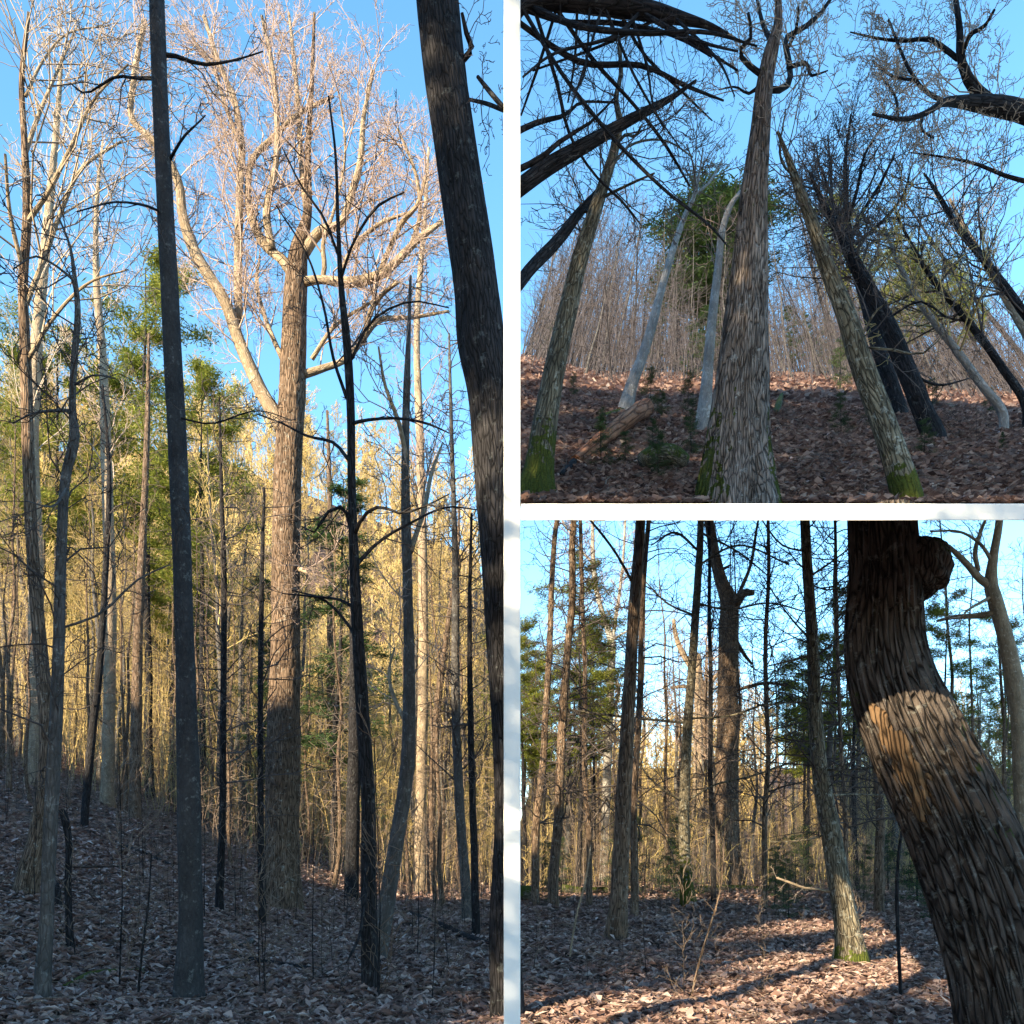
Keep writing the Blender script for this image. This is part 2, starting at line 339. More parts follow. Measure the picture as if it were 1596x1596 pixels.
# ------------------------------------------------------------------ hero trees, drawn limb by limb
def attr_moss(me, base, height, amt=1.0, side=None, flank=False, sa=.42):
    """how much moss a vertex wears: most near the root"""
    n = len(me.vertices); co = np.zeros(n*3, np.float32); me.vertices.foreach_get('co', co); co = co.reshape(-1, 3)
    v = np.clip(1-(co[:, 2]-base)/height, 0, 1)*amt
    if side is not None:
        no = np.zeros(n*3, np.float32); me.vertices.foreach_get('normal', no); no = no.reshape(-1, 3)
        v = np.maximum(v*.75, np.clip(no@np.array(side), 0, 1)*sa)
    if flank:
        no = np.zeros(n*3, np.float32); me.vertices.foreach_get('normal', no); v = v*np.clip(np.abs(no.reshape(-1, 3)[:, 0])*2.2-.95, 0, 1)
    a = me.attributes.new('moss', 'FLOAT', 'POINT'); a.data.foreach_set('value', v.astype(np.float32))
def hero(name, label, cat, h, path, mat, twig, depth=None, limbs=(), spec=None, seed=1, k=24, flare=.5, ridge=.06, lump=.05, ridges=11,
         moss=None, lim=None, extra_twigs=0, group=None, step=.1, tmin=.4, dtop=0, side=None, lenL=2.2, moss_side=None):
    """path = (px, py, width px) from the root up; limbs = lists of (px, py, width px[, depth offset])"""
    R = np.random.default_rng(seed)
    d = depth or on(h, path[0][0], path[0][1])
    hmax = max(q[1] for q in path); hmin = min(q[1] for q in path)
    dd = lambda py: d+dtop*(hmax-py)/max(1, hmax-hmin)
    pts = [P(a, b, dd(b)) for a, b, _ in path]; rad = [c/2/F*dd(b) for a, b, c in path]
    g = float(h(pts[0][0], pts[0][1]))
    if pts[0][2] > g+.02:
        pts.insert(0, np.array([pts[0][0], pts[0][1], g])); rad.insert(0, rad[0]*1.05)
    base = np.array([pts[0][0], pts[0][1], g])
    pts.insert(0, pts[0]-np.array([0, 0, .25 if h is hM else .5])); rad.insert(0, rad[0]*1.02)
    pts = np.array(pts)-base
    root = empty(name, base); tag(root, label, cat, group)
    me = bark_tube(pts, rad, M[mat], k=k, step=step, ridge=ridge, lump=lump, ridges=ridges, flare=flare, seed=seed)
    if moss: attr_moss(me, 0, moss, 1.0, moss_side, name == 'old_tulip_tree')
    co = np.zeros(len(me.vertices)*3, np.float32); me.vertices.foreach_get('co', co); co = co.reshape(-1, 3)
    lowv = h(co[:, 0]+base[0], co[:, 1]+base[1])-base[2]-.06          # the foot follows the slope of the ground
    co[:, 2] = np.maximum(co[:, 2], lowv); me.vertices.foreach_set('co', co.ravel()); me.update()
    me.name = 'trunk'; link('trunk', me, root)
    out = {1: [], 2: [], 3: []}
    sp = dict(levels=4, n=[0, 7, 6, 5], len=[1, .5, .5, .5], ang=(25, 65), rmin=.005)
    if spec: sp.update(spec)
    for li, lb in enumerate(limbs):
        off = R.uniform(-1.2, 1.2); q = []
        for i, e in enumerate(lb):
            do = e[3] if len(e) > 3 else off*i/max(1, len(lb)-1)
            dq = dd(e[1])+do
            q.append(np.append(P(e[0], e[1], dq)-base, e[2]/2/F*dq))
        q = np.array(q)
        lme = bark_tube(q[:, :3], q[:, 3], M[sp.get('lmat', mat)], k=8, step=.15, ridge=.05, lump=.09, ridges=5, seed=seed+li)
        if moss: attr_moss(lme, -5, .1, 0)
        lme.name = 'limb'; link('limb', lme, root)
        s = spline(q, 14); LL = np.linalg.norm(np.diff(s[:, :3], axis=0), axis=1).sum()
        kids(R, s[:, :3], s[:, 3], lenL, 2, out, sp, .12, sp.get('up', .12), sp.get('wob', .22), count=int(max(4, LL*sp.get('dens', 1.8))), lf=1)
    if extra_twigs:
        s = spline(np.column_stack([pts, rad]), 30)
        kids(R, s[:, :3], s[:, 3], lenL, 2, out, sp, tmin, sp.get('up', .12), sp.get('wob', .22), count=extra_twigs, lf=1)
    tw = grp(out, (1, 2, 3))
    if lim:
        keep = []
        for p_, r_ in tw:
            w_ = p_+base; px = 798+F*w_[:, 0]/w_[:, 1]; py = HOR-F*(w_[:, 2]-EYE)/w_[:, 1]
            if (w_[:, 1] > 1).all() and px.min() > lim[0] and px.max() < lim[1] and py.max() < lim[2] and (len(lim) < 4 or (w_[:, 2] < hT(w_[:, 0], w_[:, 1])-.2).all()):
                keep.append((p_, r_))
        tw = keep
    if tw:
        V, Fc, B = tubes(tw, 3)
        link('twigs', mesh_np('twigs', V, Fc, 4, M[twig], B), root)
    return root, base
LIM_L = (-400, 790, 1560); LIM_T = (806, 2200, 782); LIM_B = (806, 2200, 1700, 1)
SP_FINE = dict(levels=4, n=[0, 8, 7, 5], rmin=.0042, dens=3.4, up=.16)
# ---- left forest
hero('old_tulip_tree', 'huge old straight trunk with gnarled pale crown at the centre of the left forest', 'tree', hM,
     [(440, 1414, 60), (440, 1330, 54), (441, 1200, 52), (445, 1000, 46), (446, 850, 43), (450, 700, 42), (456, 600, 42), (459, 500, 37), (461, 440, 34), (467, 385, 26), (478, 340, 15), (480, 240, 10), (486, 130, 7), (490, 20, 4)],
     'brown', 't_pink', limbs=[
        [(440, 668, 26), (405, 605, 22), (378, 545, 20), (350, 470, 18), (300, 385, 17), (284, 330, 15), (278, 285, 14), (240, 222, 12), (206, 185, 10), (208, 130, 9), (226, 31, 7)],
        [(372, 500, 14), (371, 420, 14), (374, 300, 12), (376, 220, 11), (366, 160, 10), (340, 95, 8), (318, 25, 6)],
        [(376, 230, 8), (350, 160, 6), (330, 100, 4), (300, 60, 3)],
        [(455, 425, 20), (440, 405, 16), (415, 385, 14), (398, 355, 13), (386, 300, 11), (396, 245, 10), (425, 215, 9), (460, 182, 7), (520, 150, 5)],
        [(425, 390, 12), (415, 330, 12), (428, 270, 10), (432, 180, 9), (422, 90, 7), (408, 25, 5)],
        [(470, 400, 18), (500, 360, 16), (530, 350, 13), (545, 310, 12), (562, 250, 11), (566, 190, 8), (582, 110, 5)],
        [(478, 340, 9), (470, 260, 9), (466, 180, 8), (458, 90, 6), (450, 20, 4)],
        [(470, 440, 16), (500, 436, 13), (530, 440, 15), (560, 438, 16), (600, 424, 13), (625, 400, 12), (650, 375, 10), (690, 345, 7)],
        [(590, 430, 10), (606, 390, 8), (628, 345, 8), (650, 320, 6), (665, 270, 4)],
        [(530, 430, 8), (548, 390, 7), (590, 350, 6), (640, 330, 4)],
        [(502, 440, 8), (506, 415, 8), (503, 385, 7), (520, 330, 5), (538, 240, 4), (530, 150, 3)],
        [(468, 585, 14), (500, 575, 12), (540, 560, 10), (565, 530, 9), (590, 500, 9), (640, 495, 6), (700, 485, 4)],
        [(566, 535, 8), (580, 480, 9), (600, 455, 7), (620, 440, 6)],
        [(640, 385, 8), (655, 330, 7), (650, 280, 6), (620, 200, 4)], [(486, 560, 8), (520, 510, 6), (580, 470, 4)],
        [(440, 560, 9), (415, 500, 7), (400, 440, 6), (405, 400, 4)], [(463, 886, 8), (480, 892, 6), (488, 895, 3)]],
     spec=dict(SP_FINE, lmat='tan', dens=4.6, n=[0, 11, 9, 7], rmin=.0038), lenL=2.4, seed=3, k=40, flare=.35, ridge=.10, ridges=17, lim=LIM_L)
hero('young_tree', 'slender black trunk rising full height in the left foreground, smooth with pale specks', 'tree', hM,
     [(293, 1562, 44), (297, 1450, 36), (294, 1250, 35), (288, 1000, 29), (281, 800, 29), (274, 640, 28), (264, 450, 26), (258, 330, 25), (252, 200, 24), (246, 60, 24), (243, -60, 22)],
     'smooth', 't_dark', limbs=[[(247, 122, 7), (215, 122, 5), (180, 120, 4), (135, 145, 3), (110, 130, 2)], [(250, 85, 7), (275, 88, 6), (310, 100, 5), (360, 95, 3), (410, 80, 2)],
        [(264, 250, 5), (285, 215, 4), (305, 195, 3), (320, 180, 2)], [(250, 330, 4), (225, 320, 4), (180, 315, 3), (120, 330, 2)], [(275, 650, 3), (330, 660, 3), (400, 640, 2), (455, 655, 2)]],
     spec=dict(levels=4, n=[0, 4, 3, 3], rmin=.003, dens=2.5, up=.02, wob=.4, lmat='dark'), lenL=.9, seed=5, k=24, flare=.25, ridge=.03, lim=LIM_L)
hero('hardwood_tree', 'thick dark leaning trunk at the right edge of the left forest, beside the white post', 'tree', hM,
     [(792, 1600, 52), (786, 1450, 46), (789, 1250, 38), (784, 1050, 46), (778, 880, 56), (770, 700, 66), (762, 600, 68), (750, 530, 74), (742, 460, 70), (728, 350, 70), (713, 250, 68), (698, 140, 67), (684, 31, 66), (676, -60, 64)],
     'dark', 't_dark', depth=8.0, limbs=[[(716, 100, 9), (735, 75, 9), (728, 55, 8), (720, 20, 5)], [(745, 120, 6), (765, 145, 8), (785, 168, 8)], [(732, 155, 5), (760, 162, 6), (785, 172, 6)]],
     spec=dict(levels=4, n=[0, 4, 4, 3], rmin=.003, dens=4, wob=.4), lenL=.6, seed=8, k=48, flare=.15, ridge=.05, ridges=19, lim=LIM_L, step=.06)
hero('understory_tree', 'thin dark forked tree with arching bare side branches, just right of the huge trunk', 'tree', hM,
     [(577, 1545, 26), (574, 1400, 24), (574, 1250, 22), (566, 1120, 21), (556, 960, 18), (551, 850, 15), (548, 740, 13), (546, 620, 13), (541, 540, 13), (532, 450, 9), (527, 350, 6), (522, 230, 4), (512, 150, 3)],
     'dark', 't_dark', limbs=[[(552, 835, 7), (566, 805, 6), (590, 790, 5), (625, 800, 4), (660, 790, 3), (700, 770, 2)], [(556, 880, 7), (590, 845, 5), (640, 815, 4), (700, 790, 3), (745, 795, 2)],
        [(549, 660, 6), (570, 655, 5), (620, 652, 4), (665, 660, 4), (700, 675, 2)], [(546, 720, 6), (520, 690, 5), (480, 680, 4), (440, 660, 3), (400, 645, 2)],
        [(552, 850, 6), (530, 790, 6), (508, 800, 5), (490, 830, 3), (470, 820, 2)], [(556, 950, 7), (530, 935, 5), (490, 930, 4), (440, 925, 2)],
        [(562, 1010, 6), (540, 970, 5), (505, 935, 4), (455, 920, 2)], [(540, 620, 6), (520, 560, 5), (505, 480, 4), (480, 400, 3), (430, 320, 2)],
        [(530, 440, 5), (550, 380, 4), (590, 320, 4), (630, 300, 2)], [(528, 400, 4), (505, 340, 4), (470, 290, 3), (440, 230, 2)], [(548, 560, 5), (580, 500, 4), (640, 470, 3), (700, 480, 2)],
        [(574, 1320, 8), (568, 1400, 7), (560, 1460, 5), (540, 1500, 3)]],
     spec=dict(levels=4, n=[0, 4, 4, 3], rmin=.0035, dens=3, up=.03, wob=.3), lenL=1.1, seed=11, k=20, flare=.3, lim=LIM_L)
hero('understory_tree', 'leaning trunk with a splintered top, crossing behind the arching forked tree', 'tree', hM,
     [(590, 1500, 26), (604, 1400, 25), (620, 1300, 23), (634, 1200, 22), (638, 1080, 20), (636, 950, 16), (633, 820, 15), (632, 700, 12), (634, 600, 11), (637, 520, 7), (640, 430, 4)],
     'grey', 't_pink', limbs=[[(634, 720, 8), (622, 660, 7), (600, 600, 5), (590, 540, 3)], [(640, 860, 9), (662, 790, 7), (672, 740, 6), (690, 690, 3)], [(636, 1130, 8), (615, 1090, 6), (606, 1050, 5), (615, 1010, 3)]],
     spec=dict(levels=4, n=[0, 6, 5, 4], rmin=.005, dens=3, lmat='tan'), lenL=1.5, seed=12, k=20, flare=.25, lim=LIM_L, extra_twigs=10)
hero('crooked_tree', 'crooked blackish trunk near the left edge of the picture with kinked upper stem', 'tree', hM,
     [(66, 1562, 24), (74, 1420, 20), (78, 1300, 21), (86, 1150, 20), (92, 1000, 17), (96, 850, 15), (103, 740, 14), (116, 680, 15), (113, 640, 11), (116, 560, 10), (121, 480, 9), (116, 430, 7), (108, 380, 4), (92, 340, 3)],
     'grey', 't_dark', limbs=[[(113, 640, 6), (85, 640, 5), (50, 645, 3), (20, 660, 2)], [(116, 600, 4), (145, 585, 3), (180, 590, 2)], [(118, 440, 5), (95, 420, 4), (60, 400, 3), (20, 420, 2)], [(104, 760, 5), (80, 790, 3), (40, 780, 2)], [(92, 980, 4), (150, 960, 4), (220, 900, 3), (265, 880, 2)]],
     spec=dict(levels=4, n=[0, 5, 4, 4], rmin=.004, dens=3, up=.05, wob=.35), lenL=1.3, seed=14, k=18, flare=.25, lim=LIM_L, extra_twigs=25, tmin=.3)
hero('tall_hardwood', 'pale lit crown and trunk rising along the left edge, behind the crooked blackish tree', 'tree', hM,
     [(40, 1395, 34), (60, 1300, 28), (74, 1180, 24), (62, 1000, 20), (50, 850, 18), (44, 700, 18), (40, 560, 16), (36, 450, 14), (42, 330, 13), (38, 220, 10), (34, 120, 8), (45, 20, 5)],
     'brown', 't_white', limbs=[[(38, 480, 9), (70, 400, 8), (95, 330, 7), (130, 260, 5), (190, 220, 3)], [(40, 350, 9), (75, 300, 7), (110, 230, 6), (150, 150, 4), (200, 100, 3)], [(36, 250, 7), (60, 180, 6), (90, 110, 4), (120, 40, 3)], [(36, 420, 8), (15, 330, 6), (8, 240, 4)],
        [(40, 150, 5), (70, 90, 4), (110, 50, 3), (170, 40, 2)], [(44, 560, 7), (80, 500, 6), (140, 440, 4), (200, 420, 2)]],
     spec=dict(SP_FINE, lmat='tan', dens=3, rmin=.0055, thin=.009, n=[0, 9, 7, 5]), lenL=3.0, seed=15, k=18, lim=LIM_L)
for i, (lab, pth, dep) in enumerate([
    ('pale sunlit tree with tall spreading crown in the top left corner of the left forest', [(52, 1210, 26), (56, 900, 22), (50, 650, 20), (62, 480, 17), (75, 340, 13), (88, 200, 9), (96, 90, 5)], 31),
    ('pale sunlit tree with twiggy crown between crooked blackish and slender black trunks', [(168, 1240, 22), (172, 950, 18), (166, 720, 16), (160, 560, 13), (150, 430, 10), (152, 300, 6), (160, 220, 3)], 33),
    ('pale sunlit tree whose crown fills the sky just left of the thick leaning trunk', [(655, 1330, 20), (660, 1000, 16), (655, 700, 13), (650, 500, 10), (662, 340, 7), (668, 230, 4)], 34)]):
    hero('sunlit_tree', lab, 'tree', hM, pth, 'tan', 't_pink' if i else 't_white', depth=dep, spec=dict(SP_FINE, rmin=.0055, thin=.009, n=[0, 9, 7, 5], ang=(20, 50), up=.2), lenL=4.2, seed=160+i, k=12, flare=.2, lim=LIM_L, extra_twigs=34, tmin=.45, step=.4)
for i, (lab, pth, mt, ew) in enumerate([
    ('straight dark trunk pair standing on the sunlit slope, left of the slender black trunk', [(210, 1275, 20), (212, 1150, 17), (215, 1000, 15), (222, 850, 12), (230, 650, 8), (232, 520, 4)], 'brown', 60),
    ('very thin dark stem leaning beside the slender black trunk', [(132, 1290, 12), (140, 1180, 12), (155, 1040, 11), (165, 880, 9), (170, 740, 7), (160, 600, 3)], 'dark', 40),
    ('slim straight dark stem halfway between slender black and huge trunks', [(342, 1420, 13), (346, 1300, 11), (348, 1100, 10), (349, 900, 9), (345, 760, 6), (342, 620, 3)], 'dark', 60),
    ('narrow dark stem hugging the left side of the huge trunk', [(408, 1440, 12), (406, 1250, 10), (406, 1080, 9), (408, 900, 7), (412, 760, 4)], 'dark', 35),
    ('thin upright tree with a fan of fine twigs, near the thick leaning trunk', [(728, 1440, 17), (716, 1250, 15), (710, 1080, 14), (710, 900, 11), (707, 780, 8), (703, 650, 6), (700, 520, 3)], 'grey', 90),
    ('thin bent stem curving up in front of the golden hill', [(672, 1395, 16), (672, 1280, 14), (682, 1100, 12), (700, 960, 8), (712, 880, 6), (716, 780, 3)], 'brown', 40),
    ('straight narrow black stem closest to the thick leaning trunk', [(742, 1460, 13), (738, 1300, 12), (734, 1150, 10), (732, 950, 7), (735, 800, 4)], 'dark', 30),
    ('narrow brown trunk with dead twigs behind the arching forked tree', [(520, 1330, 16), (516, 1150, 13), (515, 950, 11), (514, 780, 8), (510, 640, 4)], 'brown', 60),
    ('rough double trunk just behind the arching forked tree, left of it', [(548, 1400, 24), (550, 1280, 22), (553, 1100, 19), (552, 950, 14), (546, 800, 8)], 'dark', 25),
    ('dark stub-topped stem with one side shoot, low at the far left', [(108, 1480, 10), (106, 1380, 10), (106, 1300, 10), (100, 1272, 11), (96, 1262, 8)], 'dark', 3)]):
    hero('slender_tree', lab, 'tree', hM, pth, mt, 't_brown' if mt == 'brown' else 't_dark', spec=dict(levels=4, n=[0, 6, 4, 3], rmin=.0045, thin=.013, up=.06, wob=.28, ang=(40, 90)),
         lenL=1.9, seed=40+i, k=12, flare=.2, extra_twigs=ew, tmin=.25, lim=LIM_L)

# ---- upper right slope (trees there lean in towards one another)
hero('old_tulip_tree', 'massive straight grey trunk with mossy flared base, centre of the upper slope', 'tree', hT,
     [(1146, 792, 124), (1148, 750, 112), (1150, 700, 100), (1155, 600, 84), (1162, 500, 70), (1168, 420, 58), (1176, 300, 42), (1185, 200, 30), (1192, 130, 25), (1203, 75, 21), (1212, 40, 14), (1212, -20, 9)],
     'oak', 't_white', limbs=[[(1197, 140, 10), (1222, 138, 10), (1232, 118, 9), (1227, 85, 9), (1225, 60, 8), (1250, 45, 8), (1275, 25, 7), (1300, -10, 5)],
        [(1228, 105, 7), (1255, 98, 6), (1265, 118, 4), (1290, 110, 2)], [(1190, 118, 9), (1165, 100, 8), (1152, 80, 7), (1170, 60, 6), (1166, 20, 5)],
        [(1205, 70, 9), (1190, 40, 7), (1180, 0, 5)], [(1188, 130, 8), (1170, 145, 5), (1145, 135, 3), (1120, 140, 2)], [(1228, 75, 5), (1240, 50, 5), (1245, 10, 3)]],
     spec=dict(levels=4, n=[0, 8, 7, 5], rmin=.003, dens=7, wob=.3, lmat='dark'), lenL=.85, seed=21, k=72, flare=.30, ridge=.12, ridges=31, moss=1.3, lim=LIM_T, step=.05)
hero('leaning_tree', 'grey lichen-patched trunk leaning left, nearest on the right half of the upper slope', 'tree', hT,
     [(1415, 788, 42), (1398, 720, 38), (1370, 640, 36), (1342, 565, 34), (1322, 500, 30), (1292, 425, 24), (1265, 345, 18), (1244, 290, 14), (1226, 240, 8), (1212, 205, 4)],
     'mossy', 't_dark', limbs=[[(1335, 542, 5), (1350, 510, 4), (1370, 480, 3), (1390, 470, 2)], [(1330, 540, 4), (1390, 545, 4), (1440, 550, 3), (1480, 510, 2)], [(1240, 280, 4), (1215, 240, 3), (1225, 170, 2)]],
     spec=dict(levels=4, n=[0, 4, 4, 3], rmin=.003, dens=4), lenL=1.1, seed=22, k=36, flare=.5, ridge=.05, moss=.5, lim=LIM_T, extra_twigs=14, tmin=.6)
hero('leaning_tree', 'reddish dark trunk leaning left with a dense brush of dead twigs at its top', 'tree', hT,
     [(1456, 685, 34), (1440, 645, 30), (1418, 590, 29), (1385, 510, 26), (1350, 445, 22), (1322, 390, 17), (1300, 350, 12), (1280, 310, 8), (1262, 270, 4)],
     'dark', 't_dark', spec=dict(levels=4, n=[0, 8, 6, 5], rmin=.004, up=.1, wob=.2, ang=(30, 85)), lenL=1.7, seed=23, k=30, flare=.3, lim=LIM_T, extra_twigs=70, tmin=.6,
     limbs=[[(1415, 580, 4), (1460, 600, 4), (1510, 590, 2)], [(1380, 500, 4), (1430, 470, 3), (1490, 495, 3), (1500, 460, 2)], [(1320, 385, 5), (1300, 330, 5), (1295, 270, 4), (1290, 210, 2)]])
hero('leaning_tree', 'dark trunk behind the reddish one, forking into a wide fan of upright branches', 'tree', hT,
     [(1400, 650, 30), (1388, 600, 24), (1368, 540, 20), (1350, 470, 18), (1335, 420, 15), (1322, 360, 12), (1318, 310, 8), (1318, 250, 6), (1326, 180, 3)],
     'dark', 't_dark', limbs=[[(1325, 375, 7), (1345, 330, 6), (1370, 290, 5), (1395, 240, 3)], [(1320, 350, 7), (1335, 300, 5), (1348, 240, 4), (1380, 190, 2)], [(1325, 380, 6), (1300, 320, 5), (1280, 260, 3)], [(1328, 385, 6), (1370, 350, 5), (1410, 300, 4), (1420, 260, 2)]],
     spec=dict(levels=4, n=[0, 8, 6, 5], rmin=.0042, dens=5, up=.1), lenL=1.8, seed=24, k=20, flare=.3, lim=LIM_T, extra_twigs=25, tmin=.6)
hero('leaning_tree', 'rough trunk with bright mossy foot at the left edge of the upper slope, leaning right', 'tree', hT,
     [(834, 772, 56), (838, 740, 44), (846, 680, 38), (858, 610, 34), (872, 540, 31), (888, 470, 29), (902, 410, 26), (925, 335, 22), (945, 275, 18), (960, 225, 14), (966, 190, 11), (960, 155, 8), (967, 120, 7), (965, 60, 5)],
     'mossy', 't_dark', limbs=[[(960, 225, 5), (975, 210, 5), (990, 212, 4), (1000, 195, 3)], [(935, 310, 5), (975, 290, 4), (1020, 270, 3)], [(950, 265, 4), (985, 225, 4), (1040, 220, 3), (1080, 245, 2)], [(905, 400, 5), (930, 330, 4), (945, 290, 3)]],
     spec=dict(levels=4, n=[0, 6, 6, 4], rmin=.0035, dens=5), lenL=1.5, seed=25, k=36, flare=.45, ridge=.06, moss=1.1, lim=LIM_T, extra_twigs=12, tmin=.6)
hero('dead_hemlock', 'bare black hemlock arching over the upper slope from the left, hung with long dead branches', 'tree', hT,
     [(798, 783, 20), (798, 700, 19), (798, 600, 18), (799, 500, 18), (799, 400, 17), (798, 300, 16), (799, 200, 15), (799, 90, 14), (801, 40, 14), (812, 12, 18), (850, 2, 24), (920, 4, 30), (1000, 14, 28), (1060, 28, 18), (1110, 42, 9), (1150, 62, 3)],
     'dark', 't_dark', depth=8.8, limbs=[
        [(800, 300, 24), (850, 262, 25), (910, 228, 22), (960, 200, 18), (1010, 172, 14), (1050, 150, 9), (1085, 125, 4)],
        [(800, 455, 18), (830, 415, 20), (870, 375, 20), (900, 335, 16), (935, 295, 10), (960, 250, 4)],
        [(800, 268, 10), (840, 248, 9), (880, 215, 7), (915, 195, 5), (960, 150, 3)],
        [(800, 208, 10), (840, 190, 8), (880, 180, 6), (905, 160, 4), (960, 160, 3)],
        [(802, 30, 8), (850, 65, 8), (900, 95, 8), (1010, 105, 7), (1060, 130, 6), (1128, 157, 3)],
        [(812, 10, 6), (880, 120, 6), (960, 220, 6), (1040, 300, 5), (1110, 355, 4), (1135, 385, 2)],
        [(860, 4, 6), (930, 100, 6), (985, 160, 5), (1040, 230, 5), (1075, 290, 3)],
        [(830, 5, 6), (868, 130, 6), (890, 215, 5), (925, 270, 4), (975, 320, 4), (1000, 352, 2)],
        [(960, 8, 6), (1000, 80, 5), (1060, 140, 4), (1110, 188, 2)], [(900, 4, 5), (895, 100, 4), (885, 160, 3)],
        [(940, 6, 5), (915, 90, 4), (880, 200, 2)], [(1010, 18, 5), (1080, 65, 5), (1150, 110, 3)], [(980, 12, 5), (1010, 110, 4), (1020, 170, 3), (1060, 230, 2)],
        [(870, 4, 5), (840, 100, 5), (812, 180, 3)], [(1000, 15, 5), (960, 55, 5), (860, 85, 4), (815, 120, 3)], [(1040, 22, 5), (940, 70, 4), (830, 110, 3)], [(1050, 26, 5), (1120, 95, 4), (1145, 150, 2)],
        [(940, 6, 5), (990, 120, 4), (1035, 200, 3)], [(920, 5, 4), (905, 130, 3), (870, 150, 2)], [(830, 12, 9), (900, 40, 9), (1000, 52, 8), (1100, 50, 6), (1180, 72, 3)], [(815, 14, 7), (870, 32, 7), (960, 36, 7), (1060, 60, 5), (1110, 90, 2)], [(1000, 20, 8), (1050, 48, 7), (1100, 68, 5), (1150, 80, 3)]],
     spec=dict(levels=3, n=[0, 3, 3, 2], rmin=.002, dens=6, wob=.18, up=-.02), lenL=.45, seed=26, k=16, flare=.1, lim=LIM_T, extra_twigs=0)
hero('slender_tree', 'pale slim tree with a small fan crown between mossy left trunk and massive trunk', 'tree', hT,
     [(975, 642, 24), (982, 610, 19), (996, 570, 17), (1018, 500, 15), (1034, 440, 12), (1052, 380, 10), (1068, 335, 8), (1082, 305, 6), (1090, 270, 4), (1096, 230, 2)],
     'birch', 't_brown', limbs=[[(1080, 305, 4), (1105, 285, 4), (1125, 250, 3)], [(1085, 290, 4), (1080, 255, 3), (1070, 225, 2)]], spec=dict(levels=4, n=[0, 5, 5, 4], rmin=.004, dens=5), lenL=1.6, seed=27, k=16, flare=.3, lim=LIM_T, extra_twigs=14, tmin=.7)
hero('slender_tree', 'pale blotched tree close against the left side of the massive trunk', 'tree', hT,
     [(1096, 675, 28), (1100, 620, 20), (1106, 540, 16), (1113, 470, 14), (1120, 410, 12), (1128, 350, 10), (1140, 318, 8), (1155, 298, 5)],
     'birch', 't_pink', spec=dict(levels=4, n=[0, 5, 4, 4], rmin=.004), lenL=1.4, seed=28, k=16, flare=.4, lim=LIM_T, extra_twigs=10, tmin=.6)
hero('oak_tree', 'dark forking limbs with sunlit ends reaching in at the top right corner', 'tree', hT,
     [(1640, 770, 60), (1640, 600, 50), (1635, 450, 44), (1632, 300, 38), (1630, 200, 34), (1640, 80, 28), (1650, -40, 20)],
     'dark', 't_white', depth=9.5, limbs=[
        [(1634, 200, 30), (1600, 178, 28), (1560, 166, 28), (1520, 160, 22), (1490, 158, 16), (1470, 160, 12), (1445, 175, 9), (1408, 186, 7), (1360, 178, 4)],
        [(1540, 160, 22), (1520, 140, 18), (1505, 115, 15), (1497, 85, 13), (1496, 50, 11), (1490, 0, 8)],
        [(1492, 92, 8), (1465, 70, 8), (1445, 60, 7), (1410, 64, 5), (1370, 60, 4), (1325, 50, 2)], [(1500, 85, 7), (1512, 55, 7), (1535, 40, 6), (1550, 15, 4)],
        [(1470, 158, 7), (1440, 140, 6), (1418, 110, 5), (1400, 70, 4), (1385, 30, 3)], [(1425, 125, 5), (1390, 118, 4), (1360, 95, 3)], [(1438, 182, 5), (1436, 202, 4), (1455, 215, 3)],
        [(1630, 290, 8), (1570, 275, 6), (1520, 255, 5), (1460, 243, 3), (1420, 238, 2)], [(1400, 186, 5), (1395, 150, 4), (1370, 115, 3)]],
     spec=dict(levels=4, n=[0, 6, 6, 5], rmin=.003, dens=9, wob=.34, lmat='dark'), lenL=.85, seed=29, k=24, flare=.2, lim=LIM_T)
for i, (lab, pth, mt, tw) in enumerate([
    ('long thin dark stem slanting left, uppermost at the right edge of the upper slope', [(1640, 560, 14), (1590, 480, 13), (1530, 400, 11), (1490, 350, 9), (1460, 300, 6), (1440, 270, 3)], 'dark', 't_dark'),
    ('long dark stem slanting left, below the uppermost one on the upper slope', [(1600, 640, 13), (1560, 570, 12), (1500, 490, 10), (1450, 430, 8), (1420, 380, 5), (1395, 330, 3)], 'dark', 't_dark'),
    ('pale sunlit stem slanting left among dark ones at right of the upper slope', [(1565, 650, 14), (1530, 600, 12), (1490, 545, 11), (1440, 480, 9), (1405, 420, 7), (1380, 360, 4)], 'birch', 't_gold'),
    ('pale crowned tree against the sky at the right edge of the upper slope', [(1660, 640, 16), (1600, 520, 14), (1560, 450, 12), (1530, 400, 10), (1500, 350, 7), (1480, 310, 4)], 'tan', 't_white')]):
    hero('slanting_tree', lab, 'tree', hT, pth, mt, tw, depth=[15, 14, 14, 18][i], spec=dict(levels=4, n=[0, 6, 5, 4], rmin=.005), lenL=2.4, seed=60+i, k=12, flare=.2, extra_twigs=26, tmin=.45, lim=LIM_T)

